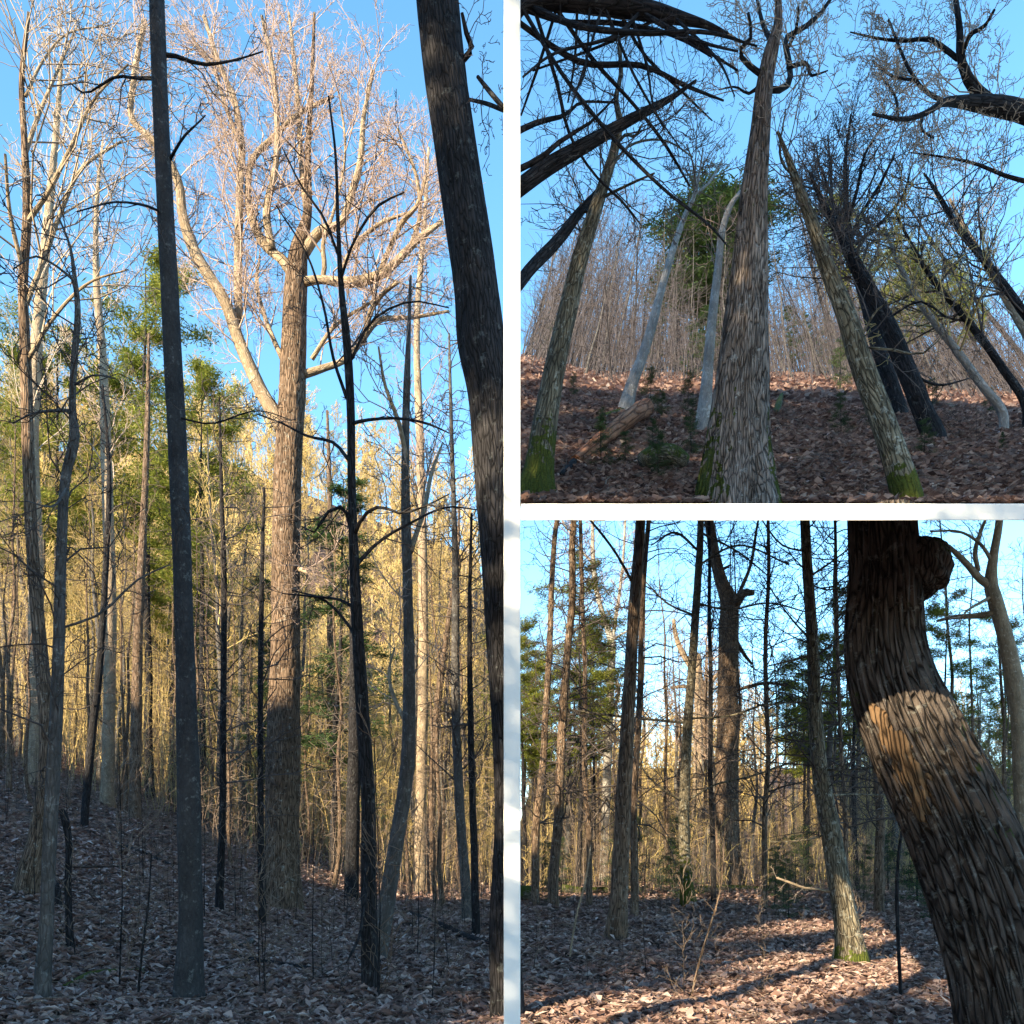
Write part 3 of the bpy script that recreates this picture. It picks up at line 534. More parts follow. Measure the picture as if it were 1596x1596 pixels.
# ---- lower right forest
hero('burled_tree', 'great curved trunk with a round mossy burl, leaning across the lower right corner', 'tree', hM,
     [(1610, 1700, 190), (1590, 1600, 180), (1568, 1500, 172), (1538, 1400, 166), (1507, 1320, 158), (1475, 1250, 152), (1440, 1180, 146), (1414, 1123, 138), (1393, 1071, 128), (1380, 1012, 119), (1378, 962, 114), (1379, 900, 106), (1376, 840, 102), (1374, 800, 100)],
     'giant', 't_dark', depth=5.4, seed=31, k=120, flare=.08, ridge=.14, ridges=36, lump=.03, step=.025, moss=.3, moss_side=(.85, .3, .4), lim=LIM_B)
hero('slender_tree', 'straight brown trunk with sunlit left side and mossy foot, left of the lower forest', 'tree', hM,
     [(960, 1465, 32), (964, 1400, 27), (968, 1330, 26), (974, 1200, 24), (982, 1060, 20), (988, 950, 18), (996, 850, 16), (999, 800, 15), (1003, 700, 13)],
     'brown', 't_dark', limbs=[[(986, 908, 5), (965, 870, 4), (940, 835, 4), (915, 805, 3)], [(975, 1150, 2), (950, 1125, 2), (900, 1100, 2)]], spec=dict(levels=3, n=[0, 3, 3], rmin=.003), lenL=.9, seed=32, k=24, flare=.3, lim=LIM_B, extra_twigs=14, tmin=.5)
hero('slender_tree', 'tan trunk with dark vine lines leaning slightly left, right of centre in the lower forest', 'tree', hM,
     [(1327, 1503, 46), (1322, 1460, 38), (1312, 1400, 33), (1300, 1330, 31), (1290, 1270, 29), (1278, 1200, 25), (1271, 1120, 22), (1268, 1040, 19), (1263, 950, 17), (1257, 860, 15), (1254, 800, 14), (1250, 720, 13)],
     'mossy', 't_dark', limbs=[[(1268, 1020, 3), (1230, 1030, 3), (1190, 1040, 2)], [(1290, 1240, 4), (1330, 1238, 3), (1390, 1240, 2)], [(1284, 1200, 4), (1320, 1200, 3), (1370, 1195, 2)], [(1292, 1300, 4), (1250, 1310, 3), (1200, 1312, 2)],
        [(1266, 1000, 4), (1230, 960, 3), (1190, 900, 2)], [(1260, 900, 4), (1290, 880, 3), (1330, 850, 2)], [(1272, 1095, 4), (1230, 1095, 3), (1180, 1100, 2)], [(1258, 860, 3), (1220, 850, 3), (1180, 800, 2)]],
     spec=dict(levels=4, n=[0, 5, 4, 3], rmin=.0035, thin=.014, dens=5, ang=(40, 80), up=.02), lenL=1.3, seed=33, k=30, flare=.3, moss=.35, lim=LIM_B, extra_twigs=40, tmin=.35)
hero('old_hardwood', 'thick dark trunk with a broken stub fork, tallest behind the middle of the lower forest', 'tree', hM,
     [(1130, 1385, 44), (1130, 1330, 40), (1132, 1250, 36), (1134, 1130, 33), (1135, 1040, 31), (1136, 975, 30), (1136, 940, 28), (1124, 905, 20), (1115, 870, 17), (1108, 830, 15), (1102, 790, 14), (1098, 730, 12)],
     'brown', 't_dark', limbs=[[(1140, 948, 18), (1150, 935, 16), (1158, 925, 14), (1174, 924, 9)], [(1112, 885, 6), (1125, 887, 6), (1140, 880, 3)], [(1148, 1000, 7), (1160, 1020, 6), (1172, 1035, 4)], [(1150, 1075, 5), (1190, 1065, 5), (1240, 1070, 3)], [(1150, 930, 6), (1170, 880, 5), (1180, 820, 4), (1186, 790, 3)]],
     spec=dict(levels=4, n=[0, 5, 4, 3], rmin=.005, dens=3), lenL=1.8, seed=34, k=30, flare=.35, ridge=.1, ridges=13, lim=LIM_B, extra_twigs=26, tmin=.5)
hero('old_hardwood', 'sunlit pale trunk with stubby crooked limb just left of the thick stub-forked trunk', 'tree', hM,
     [(1092, 1362, 26), (1090, 1280, 24), (1092, 1180, 22), (1092, 1100, 20), (1088, 1060, 16), (1086, 1020, 12)],
     'tan', 't_brown', limbs=[[(1088, 1060, 10), (1074, 1035, 10), (1060, 1010, 9), (1052, 985, 7), (1050, 965, 5)], [(1094, 1085, 9), (1110, 1060, 8), (1125, 1045, 5)], [(1086, 1075, 7), (1065, 1070, 6), (1045, 1072, 4)]],
     spec=dict(levels=4, n=[0, 5, 5, 3], rmin=.005, dens=4), lenL=1.6, seed=35, k=20, flare=.3, lim=LIM_B, extra_twigs=10)
hero('mossy_tree', 'greenish mossy dark trunk bending up with many level dead branches, lower forest middle', 'tree', hM,
     [(1074, 1412, 26), (1070, 1370, 19), (1066, 1300, 17), (1067, 1230, 16), (1072, 1130, 15), (1080, 1020, 13), (1086, 930, 12), (1091, 850, 11), (1093, 790, 10), (1096, 700, 8)],
     'mossy', 't_dark', limbs=[[(1068, 1250, 4), (1040, 1235, 4), (1010, 1210, 3), (990, 1180, 2)], [(1068, 1250, 4), (1110, 1225, 3), (1170, 1210, 3), (1230, 1190, 2)], [(1072, 1127, 4), (980, 1118, 4), (900, 1108, 4), (830, 1095, 3)], [(1075, 1120, 3), (1140, 1115, 3), (1220, 1085, 2)],
        [(1084, 960, 4), (1040, 940, 3), (1000, 900, 2)], [(1090, 860, 4), (1050, 830, 4), (1015, 850, 2)], [(1086, 940, 4), (1130, 950, 3), (1200, 940, 3), (1260, 955, 2)], [(1090, 880, 4), (1150, 850, 3), (1230, 880, 3)], [(1092, 830, 4), (1150, 860, 3), (1200, 900, 2)]],
     spec=dict(levels=4, n=[0, 6, 5, 3], rmin=.0045, thin=.014, dens=5, up=.02, ang=(35, 75)), lenL=1.8, seed=36, k=18, flare=.35, moss=2.2, lim=LIM_B, extra_twigs=40, tmin=.35)
hero('slender_tree', 'pale forked tree with fine whitish crown against the sky, left part of the lower forest', 'tree', hM,
     [(942, 1372, 15), (944, 1280, 14), (948, 1150, 13), (952, 1050, 12), (953, 1000, 11), (940, 960, 9), (928, 910, 8), (924, 860, 7), (924, 800, 5), (924, 720, 4)],
     'birch', 't_pink', limbs=[[(953, 1010, 7), (960, 960, 6), (966, 920, 5), (972, 860, 4), (975, 800, 3)], [(952, 1050, 6), (964, 1070, 6), (962, 1090, 5), (953, 1105, 5)], [(952, 1000, 5), (975, 985, 3), (1000, 975, 2)], [(925, 880, 4), (900, 850, 3), (870, 800, 2)]],
     spec=dict(levels=4, n=[0, 8, 6, 5], rmin=.0055, dens=3, up=.25), lenL=3, seed=37, k=14, flare=.3, lim=LIM_B, extra_twigs=36, tmin=.55)
hero('old_hardwood', 'sunlit tan tree with crooked limbs behind the burled trunk, at the right edge', 'tree', hM,
     [(1600, 1370, 34), (1595, 1200, 30), (1585, 1080, 26), (1566, 990, 22), (1552, 940, 22), (1545, 910, 20), (1548, 870, 14), (1555, 830, 12), (1560, 780, 10), (1562, 700, 6)],
     'tan', 't_white', limbs=[[(1545, 915, 14), (1525, 900, 12), (1508, 880, 10), (1490, 862, 8), (1478, 850, 5)], [(1550, 955, 10), (1520, 960, 9), (1485, 962, 7), (1460, 968, 4)], [(1525, 890, 7), (1520, 860, 7), (1528, 830, 6), (1540, 800, 4)], [(1548, 880, 6), (1530, 850, 5), (1500, 830, 4), (1450, 828, 3)], [(1545, 930, 6), (1510, 950, 4), (1500, 960, 3)]],
     spec=dict(levels=4, n=[0, 6, 5, 4], rmin=.006, dens=3, wob=.3), lenL=1.8, seed=38, k=18, depth=24, lim=LIM_B)
for i, (lab, a, b_, w_, mt) in enumerate([
    ('dark narrow trunk second from the straight brown one, slightly leaning right', (985, 1362), (1012, 700), 11, 'brown'),
    ('narrow dark trunk just left of the pale forked tree', (918, 1370), (905, 800), 9, 'brown'),
    ('dark trunk near the left end of the lower forest, with level dead twigs', (868, 1368), (898, 760), 15, 'brown'),
    ('brown trunk third in from the white post in the lower forest', (832, 1372), (872, 760), 12, 'brown'),
    ('dark stem close behind the thick stub-forked trunk', (1110, 1372), (1104, 780), 8, 'dark'),
    ('straight dark stem halfway between stub-forked and tan vine-lined trunks', (1192, 1360), (1196, 720), 8, 'brown'),
    ('dark leaning trunk left of the great curved trunk, far back', (1372, 1352), (1350, 760), 13, 'brown'),
    ('thin dark stem right behind the tan vine-lined trunk', (1318, 1372), (1300, 720), 7, 'brown')]):
    rr = np.random.default_rng(90+i); n = 8
    pth = [(a[0]+(b_[0]-a[0])*t+rr.normal(0, 2.2), a[1]+(b_[1]-a[1])*t, w_*(1.1-.5*t)) for t in np.linspace(0, 1, n)]
    hero('narrow_tree', lab, 'tree', hM, pth, mt, 't_dark', depth=[21, 25, 23, 26, 27, 24, 22, 19][i], spec=dict(levels=4, n=[0, 6, 4, 3], rmin=.0055, thin=.013, up=.02, wob=.25, ang=(50, 95)), lenL=2.4, seed=70+i, k=12, flare=.25, extra_twigs=80, tmin=.2, lim=LIM_B)

# the burl and the bare-wood scar on the great curved trunk
def blob(name, c, r, mat, seed=0, n=28, amp=.12, parent=None, squash=(1, 1, 1)):
    V = []; B = []; R = random.Random(seed); ph = [R.uniform(0, 6) for _ in range(8)]
    for i in range(n+1):
        th = math.pi*i/n
        for j in range(n*2):
            a = math.pi*j/n; v = np.array([math.sin(th)*math.cos(a), math.sin(th)*math.sin(a), math.cos(th)])
            m = 1+amp*(math.sin(v[0]*5+ph[0])*math.sin(v[1]*5+ph[1])+.6*math.sin(v[2]*9+v[0]*7+ph[2])+.4*math.sin(v[1]*15+ph[3])*math.sin(v[2]*14+ph[4])+.25*math.sin(v[0]*27+ph[5])*math.sin(v[2]*25+v[1]*20))
            V.append(np.array(c)+v*m*r*np.array(squash)); B.append(v*r)
    idx = np.arange((n+1)*2*n).reshape(n+1, 2*n); nx = np.roll(idx, -1, 1)
    Fc = np.stack([idx[:-1], idx[1:], nx[1:], nx[:-1]], -1).reshape(-1, 4)
    me = mesh_np(name, V, Fc, 4, mat, B); return link(name, me, parent), me
gt = [o for o in C.objects if o.name.startswith('burled_tree')][0]
b0 = np.array(gt.location)
o_, me_ = blob('burl', P(1437, 884, 5.36)-b0, .175, M['giant'], 4, 36, .075, gt, (1, .9, 1.12)); attr_moss(me_, -5, .1, 0, (.45, -.1, .85))
M['scar'] = bark('bare_wood', (.11, .065, .035), (.27, .175, .10), None, 0, 30, .06, .03)
def scar_patch():
    n, k = 60, 24; V = []; B = []
    rows = np.linspace(1098, 1285, n)
    ry_ = np.array([1320, 1250, 1180, 1123, 1071, 1012]); cx_ = np.array([1507, 1475, 1440, 1414, 1393, 1380]); w_ = np.array([158, 152, 146, 138, 128, 119])
    for i, ry in enumerate(rows):
        cx = np.interp(ry, ry_[::-1], cx_[::-1]); rr = np.interp(ry, ry_[::-1], w_[::-1])/2/F*5.4; t = i/(n-1); c = P(cx, ry, 5.4)
        mid = math.radians(206+10*math.sin(t*3)); half = math.radians(21)*(math.sin(math.pi*t)**.6)*(1+.25*math.sin(t*23)+.15*math.sin(t*51))
        for j in range(k+1):
            q = j/k*2-1; a = mid+q*half; edge = 1.065-.16*abs(q)**5-(.14 if i in (0, n-1) else 0)-.02*math.sin(q*9+t*30)
            V.append(c+np.array([math.cos(a), math.sin(a), 0])*rr*edge-b0); B.append((a*rr, 0, t))
    idx = np.arange(n*(k+1)).reshape(n, k+1)
    Fc = np.stack([idx[:-1, :-1], idx[1:, :-1], idx[1:, 1:], idx[:-1, 1:]], -1).reshape(-1, 4)
    o = link('bare_wood_scar', mesh_np('bare_wood_scar', V, Fc, 4, M['scar'], B), gt); o['label'] = 'strip of bare orange wood showing through the bark'
scar_patch()

# ------------------------------------------------------------------ prototypes of forest trees, copied by the hundred
def proto_bare(seed, H, r, start, mat, twig, n1=16, lenf=.22, levels=4, rmin=.009, ang=(25, 60), up=.22, n=(0, 0, 6, 5)):
    R = np.random.default_rng(seed)
    m = 9; pts = np.zeros((m, 3)); pts[:, 2] = np.linspace(-.3, H, m); pts[1:, 0] = np.cumsum(R.normal(0, .13, m-1))*H/16; pts[1:, 1] = np.cumsum(R.normal(0, .13, m-1))*H/16
    rad = np.linspace(r, r*.12, m)
    out = {1: [], 2: [], 3: []}; sp = dict(levels=levels, n=list(n), len=[1, .5, .55, .5], ang=ang, rmin=rmin)
    s = spline(np.column_stack([pts, rad]), 20)
    kids(R, s[:, :3], s[:, 3], H*lenf, 2, out, sp, start, up, .2, count=n1, lf=1)
    tm = bark_tube(pts, rad, M[mat], k=8, step=.7, ridge=.04, lump=.06, ridges=5, flare=.25, seed=seed)
    V, Fc, B = tubes(grp(out, (1, 2, 3)), 3)
    return tm, mesh_np('crown', V, Fc, 4, M[twig], B)
def needles(R, polys, n, size, flat=.5, droop=.0):
    """many small needle sprays spread along the branch tips"""
    pts = np.concatenate([p[len(p)//3:] for p, _ in polys]); i = R.integers(0, len(pts), n)
    c = pts[i]+R.normal(0, size*1.3, (n, 3))*np.array([1, 1, flat])
    d = R.normal(0, 1, (n, 3)); d[:, 2] = d[:, 2]*flat-droop; d /= np.linalg.norm(d, axis=1, keepdims=True)
    u = np.cross(d, R.normal(0, 1, (n, 3))*np.array([.3, .3, 1])); u /= np.linalg.norm(u, axis=1, keepdims=True)+1e-9
    L = size*R.uniform(.7, 1.6, (n, 1)); W = L*.10
    V = np.stack([c-d*L*.5, c+u*W, c+d*L*.6, c-u*W], 1).reshape(-1, 3)
    cl = np.sin(c[:, 0]*1.7)*np.sin(c[:, 1]*1.9+1)*np.sin(c[:, 2]*1.4)
    rnd = np.clip(.5+.3*cl+R.normal(0, .18, n), 0, 1)
    return V, np.arange(n*4).reshape(n, 4), np.repeat(rnd, 4)
def proto_green(seed, H, r, start, foliage, n1=34, spread=.17, nn=9000, size=.13, flat=.4, mat='dark', up=.02, taper=True, bend=None):
    R = np.random.default_rng(seed); m = 9
    pts = np.zeros((m, 3)); pts[:, 2] = np.linspace(-.3, H, m); pts[1:, 0] = np.cumsum(R.normal(0, .06, m-1))*H/16
    rad = np.linspace(r, r*.1, m); out = {1: [], 2: [], 3: []}
    s = spline(np.column_stack([pts, rad]), 24)
    for i in range(n1):
        t = start+(1-start)*(i+R.random())/n1; j = min(int(t*23), 22); p = s[j, :3]+(s[j+1, :3]-s[j, :3])*(t*23-j)
        a = R.uniform(0, 6.283); l = H*spread*((1-(t-start)/(1-start))**.7*.8+.25 if taper else (.6+.4*math.sin(math.pi*(t-start)/(1-start))))*R.uniform(.55, 1.2)
        grow(R, p, np.array([math.cos(a), math.sin(a), R.uniform(-.1, .35)]), l, max(.012, l*.012), 2, out, dict(levels=3, n=[0, 0, 6], len=[1, 1, .4], ang=(30, 65), rmin=.006), up, .14)
    tm = bark_tube(pts, rad, M[mat], k=8, step=.7, ridge=.04, lump=.05, ridges=5, flare=.25, seed=seed)
    V, Fc, B = tubes(grp(out, (2, 3)), 3)
    bm_ = mesh_np('branches', V, Fc, 4, M['t_dark'], B)
    V, Fc, rn = needles(R, grp(out, (2, 3)), nn, size, flat)
    return tm, bm_, mesh_np('needles', V, Fc, 4, M[foliage], None, rn, smooth=False)
PB = [proto_bare(100+i, 17+i*.7, .15+.015*i, .42, 'grey', 't_gold', n1=18) for i in range(4)]
PD = [proto_bare(120+i, 16, .11, .12, 'dark', 't_brown', n1=64, lenf=.12, levels=3, rmin=.007, ang=(60, 100), up=.03, n=(0, 0, 5)) for i in range(4)]   # dead-branched
PF = [proto_bare(140+i, 12+i, .13, .15, 'tan', 't_gold', n1=26, lenf=.24, levels=4, rmin=.024, n=(0, 0, 7, 5)) for i in range(4)]   # for far away
PP = [proto_green(160+i, 18, .17, .5, 'pine', n1=30, nn=26000, size=.15, flat=.5, spread=.15, taper=False) for i in range(3)]
PH = [proto_green(170+i, 14, .14, .25, 'hem', n1=46, nn=26000, size=.13, flat=.22, spread=.17) for i in range(3)]
PS = [proto_green(180+i, 2.6, .03, .08, 'hem', n1=34, nn=6000, size=.06, flat=.3, spread=.3) for i in range(2)]
PK = [proto_green(190+i, 26, .28, .43, 'hem', n1=70, nn=30000, size=.42, flat=.35, spread=.19, taper=False) for i in range(2)]
PNAMES = {2: ('trunk', 'crown'), 3: ('trunk', 'branches', 'needles')}
def plant(proto, name, label, group, loc, scale, rot=(0, 0, 0), mats=None, cat='tree'):
    r = empty(name, loc); r.rotation_euler = rot; r.scale = scale if isinstance(scale, tuple) else (scale,)*3
    tag(r, label, cat, group)
    for nm, me in zip(PNAMES[len(proto)], proto):
        o = link(nm, me, r)
        if mats and nm in mats: o.material_slots[0].link = 'OBJECT'; o.material_slots[0].material = M[mats[nm]]
    return r
R = np.random.default_rng(7)
def at_px(px, d, h): x = (px-798)/F*d; return (x, d, float(h(x, d)))
def scatter(n, pxr, dr, h, protos, name, label, group, sc, mats=None, lean=None, power=1.0, maxh=None, avoid=(), mind=0, cat='tree', H0=17., by=None):
    done = []; made = []; tries = 0
    while len(done) < n and tries < n*40:
        tries += 1
        px = R.uniform(*pxr); d = dr[0]+(dr[1]-dr[0])*R.random()**power
        if any(abs(px-a[0]) < a[1] and d < a[2] for a in avoid): continue
        l = at_px(px, d, h)
        if any((l[0]-q[0])**2+(l[1]-q[1])**2 < mind**2 for q in done): continue
        s = R.uniform(*sc)
        if maxh is not None:
            room = maxh(l[0], l[1])-l[2]; s = min(s, room/H0)
        ry = 0
        if lean: ry = math.atan2((lean[0]-px), (HOR-F*(l[2]-EYE)/d)-lean[1])
        k = R.integers(0, len(protos))
        s = float(s)
        made.append(plant(protos[k], name, label, group, l, (s, s, s), (float(R.normal(0, .02)), float(ry+R.normal(0, .07)), 0) if lean else (float(R.normal(0, .02)), float(R.normal(0, .025)), float(R.uniform(0, 6.28))), mats, cat))
        done.append(l)
    if by: name_by_place(made, by[0], by[1])
ORD = 'first second third fourth fifth sixth seventh eighth ninth tenth eleventh twelfth thirteenth fourteenth fifteenth sixteenth'.split()
MARK = {'left': [(-99, 'the left picture edge'), (92, 'the crooked blackish trunk'), (288, 'the slender black trunk'), (443, 'the huge old trunk'), (556, 'the arching forked tree'), (636, 'the splintered trunk')],
        'low': [(811, 'the white post'), (975, 'the straight brown trunk'), (1070, 'the mossy bending trunk'), (1134, 'the stub-forked trunk'), (1275, 'the vine-lined trunk'), (1400, 'the burled trunk')],
        'up': [(811, 'the white post'), (870, 'the mossy-footed trunk'), (1020, 'the pale slim tree'), (1160, 'the massive trunk'), (1330, 'the nearest leaning trunk'), (1420, 'the reddish dark trunk')]}
def name_by_place(objs, kind, where, tail=''):
    """labels that count along from the nearest thing one can find in the picture"""
    px = lambda o: 798+F*o.location[0]/o.location[1]
    mk = MARK[where]; cnt = {}
    for o in sorted(objs, key=px):
        k = max([j for j in range(len(mk)) if mk[j][0] <= px(o)] or [0]); cnt[k] = cnt.get(k, 0)+1
        if cnt[k] <= len(ORD): o['label'] = ORD[cnt[k]-1]+' '+kind+' counting right from '+mk[k][1]+tail
# left: golden woods on the far hill, dead-branched woods in the middle distance
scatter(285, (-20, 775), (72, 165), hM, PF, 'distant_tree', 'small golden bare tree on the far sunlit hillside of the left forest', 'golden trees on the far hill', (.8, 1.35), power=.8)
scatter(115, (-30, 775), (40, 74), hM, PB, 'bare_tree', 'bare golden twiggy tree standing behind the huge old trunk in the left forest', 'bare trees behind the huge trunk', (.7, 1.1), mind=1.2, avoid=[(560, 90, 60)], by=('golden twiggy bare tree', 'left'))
scatter(60, (-30, 778), (24, 60), hM, PD, 'dead_branched_tree', 'thin dark trunk with level dead twigs in the middle distance of the left forest', 'dead-branched trunks of the left forest', (.55, .85), mind=1.0, mats={'trunk': 'brown', 'crown': 't_brown'}, by=('thin dead-twigged dark trunk', 'left'))
scatter(9, (-20, 420), (36, 62), hM, PP, 'pine', 'tall pine with yellow-green tufts rising behind the left forest', 'pines of the left forest', (.85, 1.35), mind=4, by=('yellow-green pine', 'left'))
scatter(7, (300, 440), (38, 60), hM, PH, 'hemlock', 'dark green hemlock among bare trunks of the left forest', 'hemlocks of the left forest', (.7, 1.1), mind=3, by=('dark green hemlock', 'left'))
plant(PH[0], 'hemlock', 'green hemlock close behind the right side of the huge old trunk', None, at_px(520, 34, hM), (1.15,)*3)
plant(PP[0], 'pine', 'lone tall pine showing right of the slender black trunk at half height', None, at_px(235, 44, hM), (1.55,)*3)
# lower right
scatter(56, (830, 1640), (38, 80), hM, PD, 'dead_branched_tree', 'thin straight trunk with level dead twigs far back in the lower right forest', 'dead-branched trunks of the lower right forest', (.75, 1.25), mats={'trunk': 'brown'}, mind=1.3, maxh=lambda x, y: hT(x, y)-.8, H0=16.5, by=('thin dead-twigged straight trunk', 'low'))
scatter(26, (830, 1640), (40, 80), hM, PB, 'bare_tree', 'bare twiggy tree far back in the lower right forest', 'bare trees of the lower right forest', (.7, 1.1), mind=2, maxh=lambda x, y: hT(x, y)-.8, mats={'crown': 't_pink'}, H0=19, by=('pale twiggy bare tree', 'low'))
scatter(170, (815, 1650), (72, 155), hM, PF, 'rise_tree', 'small pale bare tree on the low rise behind the lower right forest', 'trees on the low rise', (.7, 1.15), mats={'crown': 't_gold'})
scatter(10, (815, 930), (30, 55), hM, PP, 'pine', 'pine with green tufts at the left end of the lower right forest', 'pines left in the lower forest', (.5, .8), mind=3, maxh=lambda x, y: hT(x, y)-1.5, H0=19, by=('green pine', 'low'))
scatter(10, (1150, 1600), (34, 60), hM, PP, 'pine', 'yellow-green pine behind the tan vine-lined trunk and the burled trunk', 'pines right in the lower forest', (.6, .9), mind=3, avoid=[(1136, 75, 99)], maxh=lambda x, y: hT(x, y)-1.5, H0=19, by=('yellow-green pine', 'low'))
scatter(16, (1100, 1480), (19, 42), hM, PS, 'hemlock_sapling', 'low green hemlock sapling in the lower right forest', 'hemlock saplings of the lower right forest', (.5, 1.2), avoid=[(1130, 75, 99)], cat='sapling', by=('low green hemlock sapling', 'low'))
scatter(9, (815, 1100), (26, 42), hM, PS, 'hemlock_sapling', 'low green hemlock sapling at the left of the lower right forest', 'hemlock saplings left in the lower forest', (.5, 1.3), cat='sapling', by=('little hemlock sapling', 'low'))
# upper right
VP = (1085, -160)
scatter(120, (812, 1600), (30, 84), hT, PD, 'slope_tree', 'thin leaning trunk with bare twigs on the crest of the upper slope', 'thin trunks along the crest of the upper slope', (.3, 1.2), lean=VP, mind=1.2, maxh=lambda x, y: hT(x, y)+(.15+.05*math.sin(x*9))*y*(1+.25*abs(x/y-.22)/.3), H0=16, mats={'crown': 't_grey', 'trunk': 'grey'}, by=('thin leaning trunk', 'up'))
scatter(46, (815, 1640), (34, 86), hT, PB, 'slope_tree', 'tall leaning tree with twiggy crown behind the crest of the upper slope', 'twiggy trees behind the crest of the upper slope', (.3, 1.2), lean=VP, mind=1.5, maxh=lambda x, y: hT(x, y)+(.18+.04*math.sin(x*9))*y*(1+.5*abs(x/y-.22)/.3), H0=19, mats={'crown': 't_grey', 'trunk': 'dark'}, by=('twiggy leaning tree', 'up'))
scatter(9, (1290, 1600), (34, 60), hT, PP, 'pine', 'yellow-green pine at the right of the upper slope', 'pines of the upper slope', (.28, .45), lean=VP, mind=2, by=('yellow-green pine', 'up'))
plant(PK[0], 'hemlock', 'dark dense hemlock crown showing behind the massive trunk of the upper slope', None, at_px(1118, 44, hT), (.72, .72, .345), (0, .02, 0))
for px, py, s, lab in [(1014, 645, .32, 'small green hemlock sapling beside the upper end of the fallen orange log'), (937, 730, .28, 'tiny hemlock sapling beside the lower end of the fallen orange log'), (1310, 612, .55, 'green hemlock sapling on the crest, left of the leaning trunks'), (1460, 590, 1.2, 'dark green hemlock bush on the crest, right of the leaning trunks'), (1080, 590, .8, 'hemlock sapling on the crest just left of the massive trunk')]:
    d = on(hT, px, py, 8.7, 60); plant(PS[int(px) % 2], 'hemlock_sapling', lab, None, at_px(px, d, hT), (s,)*3, (0, 0, float(px)), cat='sapling')
scatter(60, (812, 1010), (34, 80), hT, PD, 'slope_tree', 'dark thin trunk crowding the left end of the crest of the upper slope', 'dark trunks left on the crest', (.3, 1.2), lean=VP, mind=1.0, maxh=lambda x, y: hT(x, y)+(.14+.04*math.sin(x*7))*y, H0=16, mats={'crown': 't_dark', 'trunk': 'dark'}, by=('dark thin crest trunk', 'up'))
scatter(16, (812, 1560), (34, 70), hT, PH, 'hemlock', 'dark green hemlock on the crest of the upper slope', 'hemlocks on the crest', (.25, .5), lean=VP, mind=1.5, maxh=lambda x, y: hT(x, y)+.085*y, H0=14, by=('dark green crest hemlock', 'up'))
scatter(16, (830, 1600), (9.6, 20), hT, PS, 'hemlock_sapling', 'tiny green hemlock sapling among the leaves of the upper slope', 'tiny hemlock saplings of the upper slope', (.1, .3), mind=.7, cat='sapling', by=('tiny green hemlock sapling', 'up'))
# bushes and hemlocks added behind the camera, out of view, to cast shade
plant(PK[0], 'shade_bush', 'broad evergreen bush added behind the viewpoint to shade the burled trunk', None, (-4.4, -4.05, 0), (.46, .46, .28), cat='bush')
plant(PK[0], 'shade_bush', 'tall narrow evergreen bush added behind the viewpoint to shade the thick leaning trunk', None, (-9.0, -1.57, 0), (.32, .32, .37), cat='bush')
plant(PK[1], 'shade_bush', 'broad evergreen bush added behind the viewpoint to shade the left forest floor', None, (-11.2, -1.1, 0), (.42, .42, .30), cat='bush')
for i, (ds, u) in enumerate([(-11, -7.5), (-9, -4), (-10, -.5), (-8, 3), (-11, 6.5), (-9, 10), (-11, 14), (-8, 18), (-12, 22), (-9, 26)]):
    a = math.radians(SUN_AZ); x = math.sin(a)*ds+math.cos(a)*u; y = math.cos(a)*ds-math.sin(a)*u
    plant(PK[i % 2], 'hemlock', 'tall hemlock added behind the viewpoint to cast shade', 'added shade hemlocks behind the viewpoint', (x, y, float(hM(x, y))), 1.0, (0, 0, i*1.3))

# ------------------------------------------------------------------ forest floor
def leaves(name, h, boxes, label, mat='leaf'):
    R = np.random.default_rng(11); Vs = []; Rn = []
    for n, (p0, p1), (a, b_), sz in boxes:
        d = a*(b_/a)**R.random(n); px = R.uniform(p0, p1, n); x = (px-798)/F*d; y = d
        ok = np.ones(n, bool); z = h(x, y)
        an = R.uniform(0, 6.283, n); L = sz*R.uniform(.4, 1.6, n); Wd = L*R.uniform(.35, .6, n)
        tl = R.normal(0, .35, (n, 2)); dx, dy = np.cos(an), np.sin(an)
        def pt(l, w, up): return np.stack([x+dx*l-dy*w, y+dy*l+dx*w, z+.02+up+np.maximum(0, tl[:, 0]*l+tl[:, 1]*w)+np.abs(tl[:, 0])*.03], -1)
        cu = L*R.uniform(.05, .4, n)
        V = np.stack([pt(-L/2, 0*L, 0*L), pt(-L*.05, Wd/2, cu), pt(L/2, 0*L, cu*.3), pt(L*.05, -Wd/2, cu)], 1)
        Vs.append(V.reshape(-1, 3)); Rn.append(np.repeat(np.clip(R.beta(1.6, 1.8, n), 0, 1), 4))
    V = np.concatenate(Vs); n = len(V)//4; q = np.arange(n*4).reshape(n, 4)
    T = np.concatenate([q[:, [0, 1, 2]], q[:, [0, 2, 3]]])
    tag(link(name, mesh_np(name, V, T, 3, M[mat], None, np.concatenate(Rn), smooth=False)), label, 'leaf litter', kind='stuff')
leaves('fallen_leaves', hM, [(105000, (-40, 1640), (6.5, 22), .105), (30000, (-40, 1640), (18, 50), .18)], 'brown fallen leaves covering the lower forest floor')
leaves('fallen_leaves', hT, [(62000, (812, 1650), (8.7, 20), .10), (14000, (812, 1650), (18, 40), .18)], 'brown fallen leaves covering the upper slope')
